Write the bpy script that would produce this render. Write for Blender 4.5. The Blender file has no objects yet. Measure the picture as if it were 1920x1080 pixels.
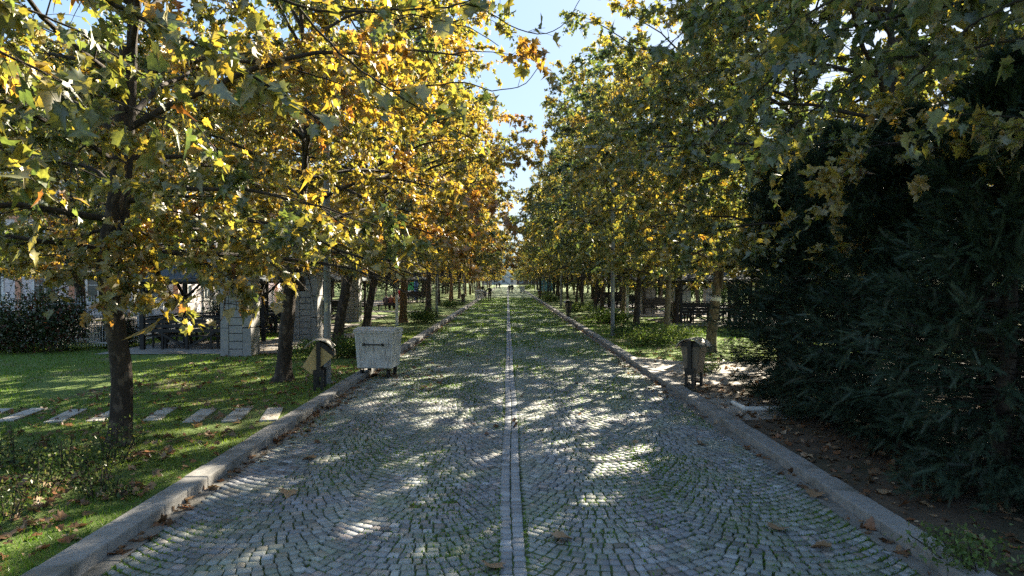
import bpy, bmesh, math, random
import numpy as np
from mathutils import Vector, Matrix

# ------------------------------------------------------------------ scene, camera, light
S = bpy.context.scene
C = S.collection
R_ = math.radians
cam_d = bpy.data.cameras.new("camera")
cam = bpy.data.objects.new("camera", cam_d)
C.objects.link(cam)
cam.location = (0, 0, 2.5)
cam.rotation_euler = (R_(90 - 0.71), 0, R_(-0.367))
cam_d.sensor_width = 36
cam_d.lens = 36 * 1250 / 1920
cam_d.clip_end = 20000
cam_d.clip_start = 0.05
S.camera = cam

SUN_AZ, SUN_EL = R_(31), R_(29)
W = bpy.data.worlds.new("World")
S.world = W
W.use_nodes = True
nt = W.node_tree
bg = nt.nodes["Background"]
sky = nt.nodes.new("ShaderNodeTexSky")
sky.sky_type = 'NISHITA'
sky.sun_disc = False
sky.sun_elevation = SUN_EL
sky.sun_rotation = SUN_AZ
sky.air_density = 1.0
sky.dust_density = 0.5
sky.ozone_density = 1.5
gam = nt.nodes.new("ShaderNodeGamma")          # flattens the sky's brightness so its overhead part fills the shade more
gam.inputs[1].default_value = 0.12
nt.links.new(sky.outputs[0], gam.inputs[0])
hs = nt.nodes.new("ShaderNodeHueSaturation")
hs.inputs["Saturation"].default_value = 4.0
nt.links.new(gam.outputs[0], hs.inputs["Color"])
cm = nt.nodes.new("ShaderNodeMix")
cm.data_type = 'RGBA'
cm.blend_type = 'MULTIPLY'
cm.inputs[0].default_value = 1
cm.inputs[7].default_value = (0.83, 0.95, 1.13, 1)
nt.links.new(hs.outputs[0], cm.inputs[6])
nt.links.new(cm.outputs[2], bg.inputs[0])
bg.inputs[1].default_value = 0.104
sd = bpy.data.lights.new("sun", 'SUN')
sd.energy = 3.1
sd.angle = R_(0.6)
sd.color = (1.0, 0.89, 0.70)
sun = bpy.data.objects.new("sun", sd)
C.objects.link(sun)
sv = Vector((math.sin(SUN_AZ) * math.cos(SUN_EL), math.cos(SUN_AZ) * math.cos(SUN_EL), math.sin(SUN_EL)))
sun.rotation_euler = sv.to_track_quat('Z', 'Y').to_euler()
sun.location = (20, 30, 30)

S.view_settings.view_transform = 'Standard'
S.view_settings.look = 'None'
S.view_settings.gamma = 1
S.view_settings.exposure = 3.15
cy = S.cycles
cy.max_bounces = 6
cy.diffuse_bounces = 3
cy.glossy_bounces = 2
cy.transmission_bounces = 4
cy.transparent_max_bounces = 4
cy.caustics_reflective = False
cy.caustics_refractive = False
cy.sample_clamp_indirect = 2
cy.sample_clamp_direct = 2
cy.use_denoising = False
cy.denoiser = 'OPENIMAGEDENOISE'
cy.denoising_input_passes = 'RGB_ALBEDO_NORMAL'
cy.denoising_prefilter = 'ACCURATE'

LAWN = 0.11            # the verges lie level with the kerb tops


def at(px, py, z=0.0):
    """photo pixel (1920 wide) -> point on the level z"""
    d = 1250 * (2.5 - z) / (py - 524.5)
    return ((px - 952) * d / 1250, d)


def P(px, py, d):
    return ((px - 952) * d / 1250, d, 2.5 - (py - 524.5) * d / 1250)


# ------------------------------------------------------------------ materials
def mat(name):
    m = bpy.data.materials.new(name)
    m.use_nodes = True
    return m, m.node_tree, m.node_tree.nodes["Principled BSDF"]


def N(t, kind, **kw):
    n = t.nodes.new(kind)
    for k, v in kw.items():
        if k in n.inputs:
            n.inputs[k].default_value = v
        else:
            setattr(n, k, v)
    return n


def ramp(t, fac, stops):
    r = t.nodes.new("ShaderNodeValToRGB")
    e = r.color_ramp.elements
    while len(e) < len(stops):
        e.new(0.5)
    for i, (p, c) in enumerate(stops):
        e[i].position = p
        e[i].color = (*c, 1) if len(c) == 3 else c
    t.links.new(fac, r.inputs[0])
    return r.outputs[0]


def coords(t, scale=None, kind="Object"):
    tc = t.nodes.new("ShaderNodeTexCoord")
    if scale is None:
        return tc.outputs[kind]
    mp = t.nodes.new("ShaderNodeMapping")
    mp.inputs["Scale"].default_value = scale
    t.links.new(tc.outputs[kind], mp.inputs[0])
    return mp.outputs[0]


def noise(t, vec, scale, detail=4, rough=0.55):
    n = N(t, "ShaderNodeTexNoise", Scale=scale, Detail=detail, Roughness=rough)
    t.links.new(vec, n.inputs["Vector"])
    return n.outputs["Fac"]


def mix(t, fac, a, b, mode='MIX'):
    m = t.nodes.new("ShaderNodeMix")
    m.data_type = 'RGBA'
    m.blend_type = mode
    for sock, v in ((m.inputs[0], fac), (m.inputs[6], a), (m.inputs[7], b)):
        if hasattr(v, "links"):
            t.links.new(v, sock)
        elif isinstance(v, (tuple, list)):
            sock.default_value = (*v, 1) if len(v) == 3 else v
        else:
            sock.default_value = v
    return m.outputs[2]


def bump(t, bs, h, strength=0.4, dist=0.02):
    b = N(t, "ShaderNodeBump", Strength=strength, Distance=dist)
    t.links.new(h, b.inputs["Height"])
    t.links.new(b.outputs[0], bs.inputs["Normal"])


def speckled(name, ca, cb, scale=8, rough=0.8, metal=0.0, bscale=60, bstr=0.3, cc=None, s2=1.5):
    m, t, b = mat(name)
    v = coords(t)
    col = ramp(t, noise(t, v, scale, 6, 0.65), [(0.3, ca), (0.7, cb)])
    if cc:
        col = mix(t, ramp(t, noise(t, v, s2, 4), [(0.5, (0, 0, 0)), (0.68, (1, 1, 1))]), col, cc)
    t.links.new(col, b.inputs["Base Color"])
    b.inputs["Roughness"].default_value = rough
    b.inputs["Metallic"].default_value = metal
    bump(t, b, noise(t, v, bscale, 3), bstr, 0.01)
    return m


def leafy(name, trans=0.45, gloss=0.06, tint=(1.25, 1.15, 0.7), pale=0.0, grough=0.35, spots=False):
    """two sided leaf, colour from the leaf's own 'tint' attribute, lets sunlight through"""
    m, t, b = mat(name)
    t.nodes.remove(b)
    a = N(t, "ShaderNodeAttribute", attribute_name="tint")
    col = a.outputs["Color"]
    if spots:
        f = ramp(t, noise(t, coords(t), 28, 3, 0.6), [(0.42, (0.72, 0.74, 0.7)), (0.6, (1.12, 1.1, 1.0))])
        col = mix(t, 1.0, col, f, 'MULTIPLY')
        br_ = ramp(t, noise(t, coords(t), 17, 4, 0.7), [(0.6, (0, 0, 0)), (0.7, (0.7, 0.7, 0.7))])
        col = mix(t, br_, col, (0.20, 0.10, 0.04))
    d = N(t, "ShaderNodeBsdfDiffuse")
    if pale:
        g = t.nodes.new("ShaderNodeNewGeometry")
        f = N(t, "ShaderNodeMath", operation='MULTIPLY')
        t.links.new(g.outputs["Backfacing"], f.inputs[0])
        f.inputs[1].default_value = pale
        t.links.new(mix(t, f.outputs[0], col, (0.20, 0.22, 0.16)), d.inputs[0])
    else:
        t.links.new(col, d.inputs[0])
    tr = N(t, "ShaderNodeBsdfTranslucent")
    t.links.new(mix(t, 1.0, col, tint, 'MULTIPLY'), tr.inputs[0])
    ms = N(t, "ShaderNodeMixShader")
    ms.inputs[0].default_value = trans
    t.links.new(d.outputs[0], ms.inputs[1])
    t.links.new(tr.outputs[0], ms.inputs[2])
    gl = N(t, "ShaderNodeBsdfGlossy", Roughness=grough)
    m2 = N(t, "ShaderNodeMixShader")
    m2.inputs[0].default_value = gloss
    t.links.new(ms.outputs[0], m2.inputs[1])
    t.links.new(gl.outputs[0], m2.inputs[2])
    t.links.new(m2.outputs[0], t.nodes["Material Output"].inputs[0])
    return m


M = {}
M['leaf'] = leafy("plane_leaf", 0.5, 0.10, (1.35, 1.35, 0.8), 0.55, 0.5, True)
M['shrub'] = leafy("shrub_leaf", 0.35, 0.02, (1.2, 1.2, 0.6))
M['needle'] = leafy("conifer_spray", 0.12, 0.03, (1, 1.1, 0.6))
M['grass'] = leafy("grass_blade", 0.4, 0.03, (1.2, 1.25, 0.5))
M['dry'] = leafy("dry_leaf", 0.2, 0.03, (1.1, 1, 0.8))


def bark(name, a, b_, c, sc=6):
    m, t, b = mat(name)
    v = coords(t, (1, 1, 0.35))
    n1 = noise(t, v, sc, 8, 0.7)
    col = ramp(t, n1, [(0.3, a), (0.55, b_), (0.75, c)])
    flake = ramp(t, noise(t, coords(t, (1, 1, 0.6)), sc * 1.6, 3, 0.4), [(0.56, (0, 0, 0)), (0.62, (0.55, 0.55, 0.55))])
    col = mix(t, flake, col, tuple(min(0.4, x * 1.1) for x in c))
    t.links.new(col, b.inputs["Base Color"])
    b.inputs["Roughness"].default_value = 0.9
    bump(t, b, noise(t, v, 26, 6, 0.7), 1.0, 0.04)
    return m


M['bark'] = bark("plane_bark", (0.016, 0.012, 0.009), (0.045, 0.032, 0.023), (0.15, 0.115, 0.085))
M['bark_light'] = bark("pale_bark", (0.06, 0.045, 0.03), (0.16, 0.12, 0.08), (0.28, 0.23, 0.17), 9)
M['bark_sun_tint'] = bark("sun_tinted_bark", (0.07, 0.04, 0.02), (0.17, 0.10, 0.045), (0.27, 0.18, 0.09), 9)  # plane bark with orange sunlight painted into its colour
M['twig'] = bark("twig_bark", (0.018, 0.014, 0.01), (0.04, 0.03, 0.022), (0.09, 0.07, 0.05), 5)

# cobble stones: own tint per stone, fine grain, worn sheen
m, t, b = mat("cobble_stone")
a = N(t, "ShaderNodeAttribute", attribute_name="tint")
v = coords(t)
g = ramp(t, noise(t, v, 90, 5, 0.7), [(0.25, (0.62, 0.62, 0.62)), (0.75, (1.25, 1.25, 1.25))])
col = mix(t, 1.0, a.outputs["Color"], g, 'MULTIPLY')
dirt = ramp(t, noise(t, v, 1.1, 6, 0.65), [(0.42, (0, 0, 0)), (0.66, (0.6, 0.6, 0.6))])
sx = N(t, "ShaderNodeSeparateXYZ")
t.links.new(v, sx.inputs[0])
mr = N(t, "ShaderNodeMapRange")          # the road is mossier from the dumpster onwards
t.links.new(sx.outputs[1], mr.inputs[0])
mr.inputs[1].default_value = 10
mr.inputs[2].default_value = 45
mr.inputs[3].default_value = 0.0
mr.inputs[4].default_value = 0.55
ad = N(t, "ShaderNodeMath", operation='ADD', use_clamp=True)
t.links.new(dirt, ad.inputs[0])
t.links.new(mr.outputs[0], ad.inputs[1])
ml = N(t, "ShaderNodeMath", operation='MULTIPLY')
t.links.new(ad.outputs[0], ml.inputs[0])
t.links.new(ramp(t, noise(t, v, 5.0, 5, 0.7), [(0.3, (0.25, 0.25, 0.25)), (0.6, (1, 1, 1))]), ml.inputs[1])
col = mix(t, ml.outputs[0], col, (0.21, 0.27, 0.12))
worn = ramp(t, noise(t, coords(t, (1, 0.12, 1)), 0.9, 4, 0.6), [(0.4, (0.78, 0.78, 0.8)), (0.65, (1.12, 1.1, 1.06))])
col = mix(t, 1.0, col, worn, 'MULTIPLY')
t.links.new(col, b.inputs["Base Color"])
b.inputs["Roughness"].default_value = 0.62
bump(t, b, noise(t, v, 45, 5, 0.65), 0.55, 0.012)
M['stone'] = m
m, t, b = mat("strip_stone")
a = N(t, "ShaderNodeAttribute", attribute_name="tint")
v = coords(t)
g = ramp(t, noise(t, v, 60, 5, 0.7), [(0.25, (0.6, 0.6, 0.6)), (0.75, (1.2, 1.2, 1.2))])
t.links.new(mix(t, 1.0, a.outputs["Color"], g, 'MULTIPLY'), b.inputs["Base Color"])
b.inputs["Roughness"].default_value = 0.65
bump(t, b, noise(t, v, 45, 5, 0.65), 0.5, 0.012)
M['stone_strip'] = m

# joints: dark soil with moss
m, t, b = mat("joint_soil")
v = coords(t)
col = ramp(t, noise(t, v, 3.2, 6, 0.7), [(0.34, (0.03, 0.026, 0.018)), (0.48, (0.045, 0.07, 0.016)), (0.65, (0.06, 0.12, 0.022))])
t.links.new(col, b.inputs["Base Color"])
b.inputs["Roughness"].default_value = 1
bump(t, b, noise(t, v, 80, 3), 0.6, 0.01)
M['joint'] = m

# far road: the same cobbles seen too far off to model, grass in the joints
m, t, b = mat("far_cobbles")
v = coords(t)
br = N(t, "ShaderNodeTexBrick", Scale=1.0)
br.inputs["Brick Width"].default_value = 0.12
br.inputs["Row Height"].default_value = 0.13
br.inputs["Mortar Size"].default_value = 0.02
br.inputs["Color1"].default_value = (0.17, 0.20, 0.15, 1)
br.inputs["Color2"].default_value = (0.24, 0.26, 0.2, 1)
br.inputs["Mortar"].default_value = (0.05, 0.085, 0.02, 1)
t.links.new(v, br.inputs["Vector"])
col = mix(t, ramp(t, noise(t, v, 0.5, 5), [(0.35, (0.3, 0.3, 0.3)), (0.65, (0.85, 0.85, 0.85))]), br.outputs[0], (0.11, 0.16, 0.05))
t.links.new(col, b.inputs["Base Color"])
b.inputs["Roughness"].default_value = 0.9
M['far_road'] = m

M['kerb'] = speckled("kerb_concrete", (0.19, 0.185, 0.175), (0.31, 0.30, 0.285), 7, 0.85, 0, 45, 0.35, (0.15, 0.145, 0.125), 2.6)
M['gutter'] = speckled("gutter_concrete", (0.13, 0.125, 0.115), (0.23, 0.22, 0.2), 4, 0.9, 0, 50, 0.4, (0.09, 0.085, 0.07), 1.7)
M['slab'] = speckled("paving_slab", (0.32, 0.30, 0.27), (0.5, 0.48, 0.44), 6, 0.85, 0, 60, 0.3, (0.2, 0.17, 0.12), 2.5)
M['path'] = speckled("path_paving", (0.22, 0.2, 0.175), (0.36, 0.33, 0.29), 1.2, 0.9, 0, 40, 0.3, (0.17, 0.14, 0.1), 0.8)
M['soil'] = speckled("bare_soil", (0.045, 0.033, 0.022), (0.12, 0.09, 0.06), 3, 1.0, 0, 25, 0.8, (0.03, 0.035, 0.015), 0.9)
M['black_wood'] = speckled("dark_stained_wood", (0.004, 0.0035, 0.003), (0.012, 0.01, 0.009), 9, 0.6, 0, 40, 0.3)
M['black_metal'] = speckled("black_painted_steel", (0.005, 0.005, 0.005), (0.011, 0.011, 0.011), 9, 0.45, 0.0, 80, 0.1)
M['shingle'] = speckled("roof_shingle", (0.035, 0.045, 0.052), (0.075, 0.09, 0.1), 14, 0.85, 0, 30, 0.5)
M['block'] = speckled("grey_block", (0.25, 0.245, 0.24), (0.37, 0.36, 0.35), 3, 0.9, 0, 50, 0.4, (0.2, 0.195, 0.185), 1.4)
M['block_joint'] = speckled("block_joint", (0.03, 0.03, 0.03), (0.07, 0.065, 0.06), 9, 1)
M['pole'] = speckled("galvanised_pole", (0.15, 0.165, 0.175), (0.24, 0.255, 0.265), 3, 0.5, 0.35, 60, 0.1)
M['plate'] = speckled("cream_plate", (0.55, 0.5, 0.33), (0.65, 0.6, 0.42), 9, 0.6)
M['white'] = speckled("white_paint", (0.62, 0.61, 0.58), (0.78, 0.77, 0.74), 5, 0.6)
M['white_fence'] = speckled("white_fence_paint", (0.5, 0.5, 0.49), (0.72, 0.72, 0.7), 6, 0.55)
M['rubber'] = speckled("rubber", (0.012, 0.012, 0.012), (0.025, 0.025, 0.025), 9, 0.8)
M['tan'] = speckled("tan_bucket", (0.46, 0.33, 0.13), (0.58, 0.43, 0.19), 4, 0.65, 0, 60, 0.1, (0.26, 0.19, 0.1), 2)
M['brown_bucket'] = speckled("brown_bucket", (0.14, 0.11, 0.075), (0.21, 0.17, 0.12), 5, 0.65, 0, 60, 0.1)
M['lid_grey'] = speckled("bin_lid", (0.3, 0.28, 0.25), (0.45, 0.43, 0.4), 5, 0.45, 0.3, 60, 0.1)
M['galv'] = None
m, t, b = mat("galvanised_steel")
v = coords(t)
vs = coords(t, (7, 7, 0.8))
base = ramp(t, noise(t, v, 3.5, 6, 0.6), [(0.3, (0.5, 0.5, 0.49)), (0.7, (0.72, 0.72, 0.7))])
streak = ramp(t, noise(t, vs, 2.4, 5, 0.7), [(0.52, (0, 0, 0)), (0.68, (0.85, 0.85, 0.85))])
col = mix(t, streak, base, (0.16, 0.15, 0.135))
spot = ramp(t, noise(t, v, 9, 6, 0.75), [(0.62, (0, 0, 0)), (0.74, (0.9, 0.9, 0.9))])
col = mix(t, spot, col, (0.2, 0.17, 0.14))
t.links.new(col, b.inputs["Base Color"])
b.inputs["Roughness"].default_value = 0.55
b.inputs["Metallic"].default_value = 0.15
bump(t, b, noise(t, v, 4, 4), 0.35, 0.03)
M['galv'] = m
M['wall_pink'] = speckled("pale_pink_plaster", (0.66, 0.6, 0.6), (0.74, 0.68, 0.67), 0.7, 0.9, 0, 20, 0.1)
M['salmon'] = speckled("salmon_trim", (0.6, 0.29, 0.18), (0.68, 0.36, 0.24), 1.5, 0.85)
M['concrete_far'] = speckled("pale_concrete", (0.42, 0.42, 0.42), (0.55, 0.54, 0.53), 0.4, 0.9)
M['brown_wall'] = speckled("brown_cladding", (0.10, 0.06, 0.05), (0.15, 0.09, 0.075), 0.8, 0.9)
m, t, b = mat("window_glass")
b.inputs["Base Color"].default_value = (0.05, 0.07, 0.09, 1)
b.inputs["Roughness"].default_value = 0.08
M['glass'] = m
M['blue'] = speckled("blue_paint", (0.02, 0.09, 0.3), (0.035, 0.13, 0.4), 3, 0.5)
M['green'] = speckled("green_panel", (0.02, 0.25, 0.1), (0.03, 0.32, 0.13), 3, 0.5)
M['board_blue'] = speckled("pale_blue_print", (0.1, 0.26, 0.36), (0.2, 0.42, 0.5), 1.5, 0.5)
M['skin'] = speckled("skin", (0.42, 0.25, 0.18), (0.48, 0.3, 0.22), 9, 0.6)
M['hair'] = speckled("dark_hair", (0.012, 0.01, 0.008), (0.03, 0.022, 0.018), 20, 0.6)
M['hill'] = speckled("far_hill", (0.10, 0.13, 0.13), (0.16, 0.19, 0.18), 0.01, 1)


def cloth(name, c):
    return speckled(name, tuple(x * 0.8 for x in c), c, 12, 0.9, 0, 90, 0.2)


# lawn sheet: turf with thin patches and worn soil
m, t, b = mat("turf")
v = coords(t)
n1 = noise(t, v, 0.55, 6, 0.65)
n2 = noise(t, v, 18, 5, 0.7)
gcol = ramp(t, n2, [(0.3, (0.06, 0.105, 0.018)), (0.7, (0.14, 0.205, 0.034))])
scol = ramp(t, n2, [(0.3, (0.11, 0.09, 0.045)), (0.7, (0.24, 0.2, 0.11))])
col = mix(t, ramp(t, n1, [(0.54, (0, 0, 0)), (0.66, (1, 1, 1))]), gcol, scol)
t.links.new(col, b.inputs["Base Color"])
b.inputs["Roughness"].default_value = 1
bump(t, b, noise(t, v, 40, 5, 0.7), 1.0, 0.04)
M['turf'] = m


# ------------------------------------------------------------------ mesh helpers
def link(name, me, parent=None, loc=(0, 0, 0), rz=0.0):
    o = bpy.data.objects.new(name, me)
    C.objects.link(o)
    o.location = loc
    o.rotation_euler = (0, 0, rz)
    if parent is not None:
        o.parent = parent
    return o


def tag(o, label=None, cat=None, group=None, kind=None):
    if label:
        o["label"] = label
    if cat:
        o["category"] = cat
    if group:
        o["group"] = group
    if kind:
        o["kind"] = kind
    return o


def thing(name, label, cat, loc=(0, 0, 0), rz=0.0, group=None):
    o = bpy.data.objects.new(name, None)
    o.empty_display_size = 0.3
    C.objects.link(o)
    o.location = loc
    o.rotation_euler = (0, 0, rz)
    return tag(o, label, cat, group)


def mesh_np(name, V, F, material, tint=None, smooth=False):
    """V (n,3); F: one (m,k) index array or a list of such arrays"""
    if not isinstance(F, (list, tuple)):
        F = [F]
    F = [f for f in F if len(f)]
    me = bpy.data.meshes.new(name)
    V = np.asarray(V, dtype=np.float32)
    me.vertices.add(len(V))
    me.vertices.foreach_set("co", V.ravel())
    nl = sum(f.size for f in F)
    me.loops.add(nl)
    me.loops.foreach_set("vertex_index", np.concatenate([f.ravel() for f in F]).astype(np.int32))
    tot = np.concatenate([np.full(len(f), f.shape[1], np.int32) for f in F])
    st = np.concatenate([[0], np.cumsum(tot)[:-1]]).astype(np.int32)
    me.polygons.add(len(tot))
    me.polygons.foreach_set("loop_start", st)
    me.polygons.foreach_set("loop_total", tot)
    if smooth:
        me.polygons.foreach_set("use_smooth", np.ones(len(tot), dtype=bool))
    me.materials.append(material)
    if tint is not None:
        at_ = me.attributes.new("tint", 'FLOAT_COLOR', 'POINT')
        col = np.ones((len(V), 4), np.float32)
        col[:, :3] = tint
        at_.data.foreach_set("color", col.ravel())
    me.update()
    me.validate()
    return me


class MB:
    """collects simple shapes; build() links them as one mesh object"""

    def __init__(self):
        self.v, self.f = [], []

    def poly(self, pts, faces):
        o = len(self.v)
        self.v += [tuple(p) for p in pts]
        self.f += [tuple(i + o for i in f) for f in faces]
        return self

    def box(self, x0, x1, y0, y1, z0, z1, mtx=None):
        pts = [Vector(p) for p in ((x0, y0, z0), (x1, y0, z0), (x1, y1, z0), (x0, y1, z0), (x0, y0, z1), (x1, y0, z1), (x1, y1, z1), (x0, y1, z1))]
        if mtx is not None:
            pts = [mtx @ p for p in pts]
        return self.poly(pts, [(3, 2, 1, 0), (4, 5, 6, 7), (0, 1, 5, 4), (1, 2, 6, 5), (2, 3, 7, 6), (3, 0, 4, 7)])

    def frustum(self, x0, x1, y0, y1, z0, X0, X1, Y0, Y1, z1):
        return self.poly([(x0, y0, z0), (x1, y0, z0), (x1, y1, z0), (x0, y1, z0), (X0, Y0, z1), (X1, Y0, z1), (X1, Y1, z1), (X0, Y1, z1)],
                         [(3, 2, 1, 0), (4, 5, 6, 7), (0, 1, 5, 4), (1, 2, 6, 5), (2, 3, 7, 6), (3, 0, 4, 7)])

    def bar(self, a, b, w, h=None, up=(0, 0, 1)):
        a, b = Vector(a), Vector(b)
        h = h or w
        d = (b - a).normalized()
        u = Vector(up)
        if abs(d.dot(u)) > 0.98:
            u = Vector((0, 1, 0))
        s = d.cross(u).normalized() * (w / 2)
        u = s.cross(d).normalized() * (h / 2)
        pts = [a - s - u, a + s - u, a + s + u, a - s + u, b - s - u, b + s - u, b + s + u, b - s + u]
        return self.poly(pts, [(0, 1, 2, 3), (7, 6, 5, 4), (0, 4, 5, 1), (1, 5, 6, 2), (2, 6, 7, 3), (3, 7, 4, 0)])

    def tube(self, pts, rad, n=10, cap=True):
        pts = [Vector(p) for p in pts]
        if not hasattr(rad, "__len__"):
            rad = [rad] * len(pts)
        o = len(self.v)
        k = len(pts)
        for i, p in enumerate(pts):
            d = (pts[min(i + 1, k - 1)] - pts[max(i - 1, 0)]).normalized()
            u = Vector((0, 0, 1)) if abs(d.z) < 0.9 else Vector((0, 1, 0))
            s = d.cross(u).normalized()
            u = s.cross(d)
            for j in range(n):
                q = 2 * math.pi * j / n
                self.v.append(tuple(p + (s * math.cos(q) + u * math.sin(q)) * rad[i]))
        for i in range(k - 1):
            for j in range(n):
                a, b_ = o + i * n + j, o + i * n + (j + 1) % n
                self.f.append((a, b_, b_ + n, a + n))
        if cap:
            self.f.append(tuple(o + j for j in reversed(range(n))))
            self.f.append(tuple(o + (k - 1) * n + j for j in range(n)))
        return self

    def prism(self, prof, y0, y1, mtx=None):
        """profile in x,z swept from y0 to y1"""
        n = len(prof)
        pts = [Vector((x, y0, z)) for x, z in prof] + [Vector((x, y1, z)) for x, z in prof]
        if mtx is not None:
            pts = [mtx @ p for p in pts]
        return self.poly(pts, [tuple(range(n)), tuple(reversed(range(n, 2 * n)))] + [((i + 1) % n, i, n + i, n + (i + 1) % n) for i in range(n)])

    def mesh(self, name, material, bevel=0.0, smooth=False):
        me = bpy.data.meshes.new(name)
        me.from_pydata(self.v, [], self.f)
        me.materials.append(material)
        bm = bmesh.new()
        bm.from_mesh(me)
        bmesh.ops.recalc_face_normals(bm, faces=bm.faces)
        if bevel:
            bmesh.ops.bevel(bm, geom=[e for e in bm.edges if len(e.link_faces) == 2 and e.calc_face_angle(0) > 0.5], offset=bevel, segments=2, affect='EDGES', profile=0.6)
        bm.to_mesh(me)
        bm.free()
        if smooth:
            me.polygons.foreach_set("use_smooth", [True] * len(me.polygons))
        return me

    def build(self, name, material, parent=None, bevel=0.0, smooth=False, loc=(0, 0, 0), rz=0.0):
        return link(name, self.mesh(name, material, bevel, smooth), parent, loc, rz)


def sheet(name, pts, z, material, kind='structure', label=None):
    mb = MB().poly([(x, y, z) for x, y in pts], [tuple(range(len(pts)))])
    o = mb.build(name, material)
    return tag(o, label=label, kind=kind)


def tubes_np(paths, radii, S_=5):
    """paths (n,k,3), radii (n,k) -> verts, quads"""
    n, k, _ = paths.shape
    tan = np.gradient(paths, axis=1)
    tan /= np.linalg.norm(tan, axis=2, keepdims=True) + 1e-9
    ref = np.where(np.abs(tan[..., 2:3]) > 0.9, np.array([0, 1.0, 0]), np.array([0, 0, 1.0]))
    s = np.cross(tan, ref)
    s /= np.linalg.norm(s, axis=2, keepdims=True) + 1e-9
    u = np.cross(s, tan)
    q = np.arange(S_) * 2 * np.pi / S_
    ring = paths[:, :, None, :] + (s[:, :, None, :] * np.cos(q)[None, None, :, None] + u[:, :, None, :] * np.sin(q)[None, None, :, None]) * radii[:, :, None, None]
    V = ring.reshape(-1, 3)
    base = np.arange(n)[:, None, None] * k * S_ + np.arange(k - 1)[None, :, None] * S_
    j = np.arange(S_)[None, None, :]
    j1 = (j + 1) % S_
    F = np.stack([base + j, base + j1, base + S_ + j1, base + S_ + j], axis=-1).reshape(-1, 4)
    return V, F


def unit(a):
    return a / (np.linalg.norm(a, axis=-1, keepdims=True) + 1e-9)


# plane leaf: five pointed lobes, folded along the midrib
_h = [(0.14, -0.07), (0.43, -0.06), (0.36, 0.12), (0.60, 0.30), (0.42, 0.40), (0.47, 0.60), (0.22, 0.62)]
_n = len(_h)
LEAF_V = np.array([(0, 0), (0, 0.30), (0, 1.0)] + _h + [(-x, y) for x, y in _h], float)
LEAF_Z = 0.16 * np.abs(LEAF_V[:, 0]) - 0.18 * LEAF_V[:, 1] ** 2
_a = [0] + list(range(3, 3 + _n)) + [2]
_b = [0] + list(range(3 + _n, 3 + 2 * _n)) + [2]
LEAF_F = np.array([(1, _a[i], _a[i + 1]) for i in range(_n + 1)] + [(1, _b[i + 1], _b[i]) for i in range(_n + 1)])
# the same leaf with three lobes, for trees too far off to show more
FAR_V = np.array([(0, 0), (0.55, 0.18), (0.2, 0.42), (0.0, 1.0), (-0.2, 0.42), (-0.55, 0.18)], float)
FAR_Z = 0.2 * np.abs(FAR_V[:, 0]) - 0.2 * FAR_V[:, 1] ** 2
FAR_F = np.array([(0, 1, 2), (0, 2, 3), (0, 3, 4), (0, 4, 5)])
# plain oval leaf
OV_V = np.array([(0, 0), (0.26, 0.4), (0, 1.0), (-0.26, 0.4)], float)
OV_Z = 0.25 * np.abs(OV_V[:, 0])
OV_F = np.array([(0, 1, 2), (0, 2, 3)])
# pointed blade
BL_V = np.array([(-0.5, 0), (0.5, 0), (0.0, 1.0)], float)
BL_Z = np.zeros(3)
BL_F = np.array([(0, 1, 2)])
# feather of a conifer: midrib of small scales on both sides
_cv, _cf = [], []
for i in range(10):
    y0 = i / 10.0
    for s in (-1, 1):
        k = len(_cv)
        _cv += [(0, y0), (0, y0 + 0.07), (s * 0.26 * (1 - 0.55 * y0), y0 + 0.26)]
        _cf.append((k, k + 1, k + 2))
CO_V = np.array(_cv, float)
CO_Z = -0.12 * CO_V[:, 1] ** 2
CO_F = np.array(_cf)


def scatter(base, dirs, nrm, size, T, width=1.0, curl=None):
    """one template per row; dirs = leaf axis, nrm ~ leaf normal"""
    TV, TZ, TF = T
    if curl is not None and len(TV) > 8:
        # no two leaves alike: every point of the outline is moved a little, tips bend up or down
        rg = np.random.default_rng(len(base))
        TV = TV[None] + rg.normal(0, 0.045, (len(base), len(TV), 2)) * (np.arange(len(TV)) > 1)[None, :, None]
        TZ = np.broadcast_to(TZ, TV.shape[:2]) + rg.normal(0, 0.22, (len(base), 1)) * TV[:, :, 1] ** 2 + rg.normal(0, 0.25, (len(base), 1)) * TV[:, :, 0] ** 2 * np.sign(TV[:, :, 0]) + rg.normal(0, 0.02, TV.shape[:2])
    else:
        TV, TZ = TV[None], TZ[None]
    d = unit(dirs)
    s = unit(np.cross(d, nrm))
    u = np.cross(s, d)
    sz = np.asarray(size)[:, None, None]
    w = width[:, None, None] if hasattr(width, "__len__") else width
    V = base[:, None, :] + sz * (s[:, None, :] * (TV[:, :, 0:1] * w) + d[:, None, :] * TV[:, :, 1:2] + u[:, None, :] * TZ[:, :, None])
    if curl is not None:
        V += sz * u[:, None, :] * (TZ[:, :, None] * curl[:, None, None])
    k = TV.shape[1]
    F = (np.arange(len(base))[:, None, None] * k + TF[None]).reshape(-1, TF.shape[1])
    return V.reshape(-1, 3), F, k


PAL_X = np.array([0, 0.25, 0.45, 0.62, 0.80, 0.92, 1.0])
PAL = np.array([(0.065, 0.105, 0.045), (0.12, 0.165, 0.052), (0.24, 0.235, 0.055), (0.40, 0.31, 0.055), (0.47, 0.29, 0.045), (0.38, 0.135, 0.035), (0.20, 0.09, 0.04)])


def palette(v):
    v = np.clip(v, 0, 1)
    return np.stack([np.interp(v, PAL_X, PAL[:, i]) for i in range(3)], axis=-1)


# ------------------------------------------------------------------ setting: ground, road, kerbs
sheet("ground", [(-900, -100), (900, -100), (900, 900), (-900, 900)], -0.06, M['turf'])
ROAD_END = 320
sheet("road_bed", [(-3.62, -8), (3.70, -8), (3.70, 92), (-3.62, 92)], 0.0, M['joint'])


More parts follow.
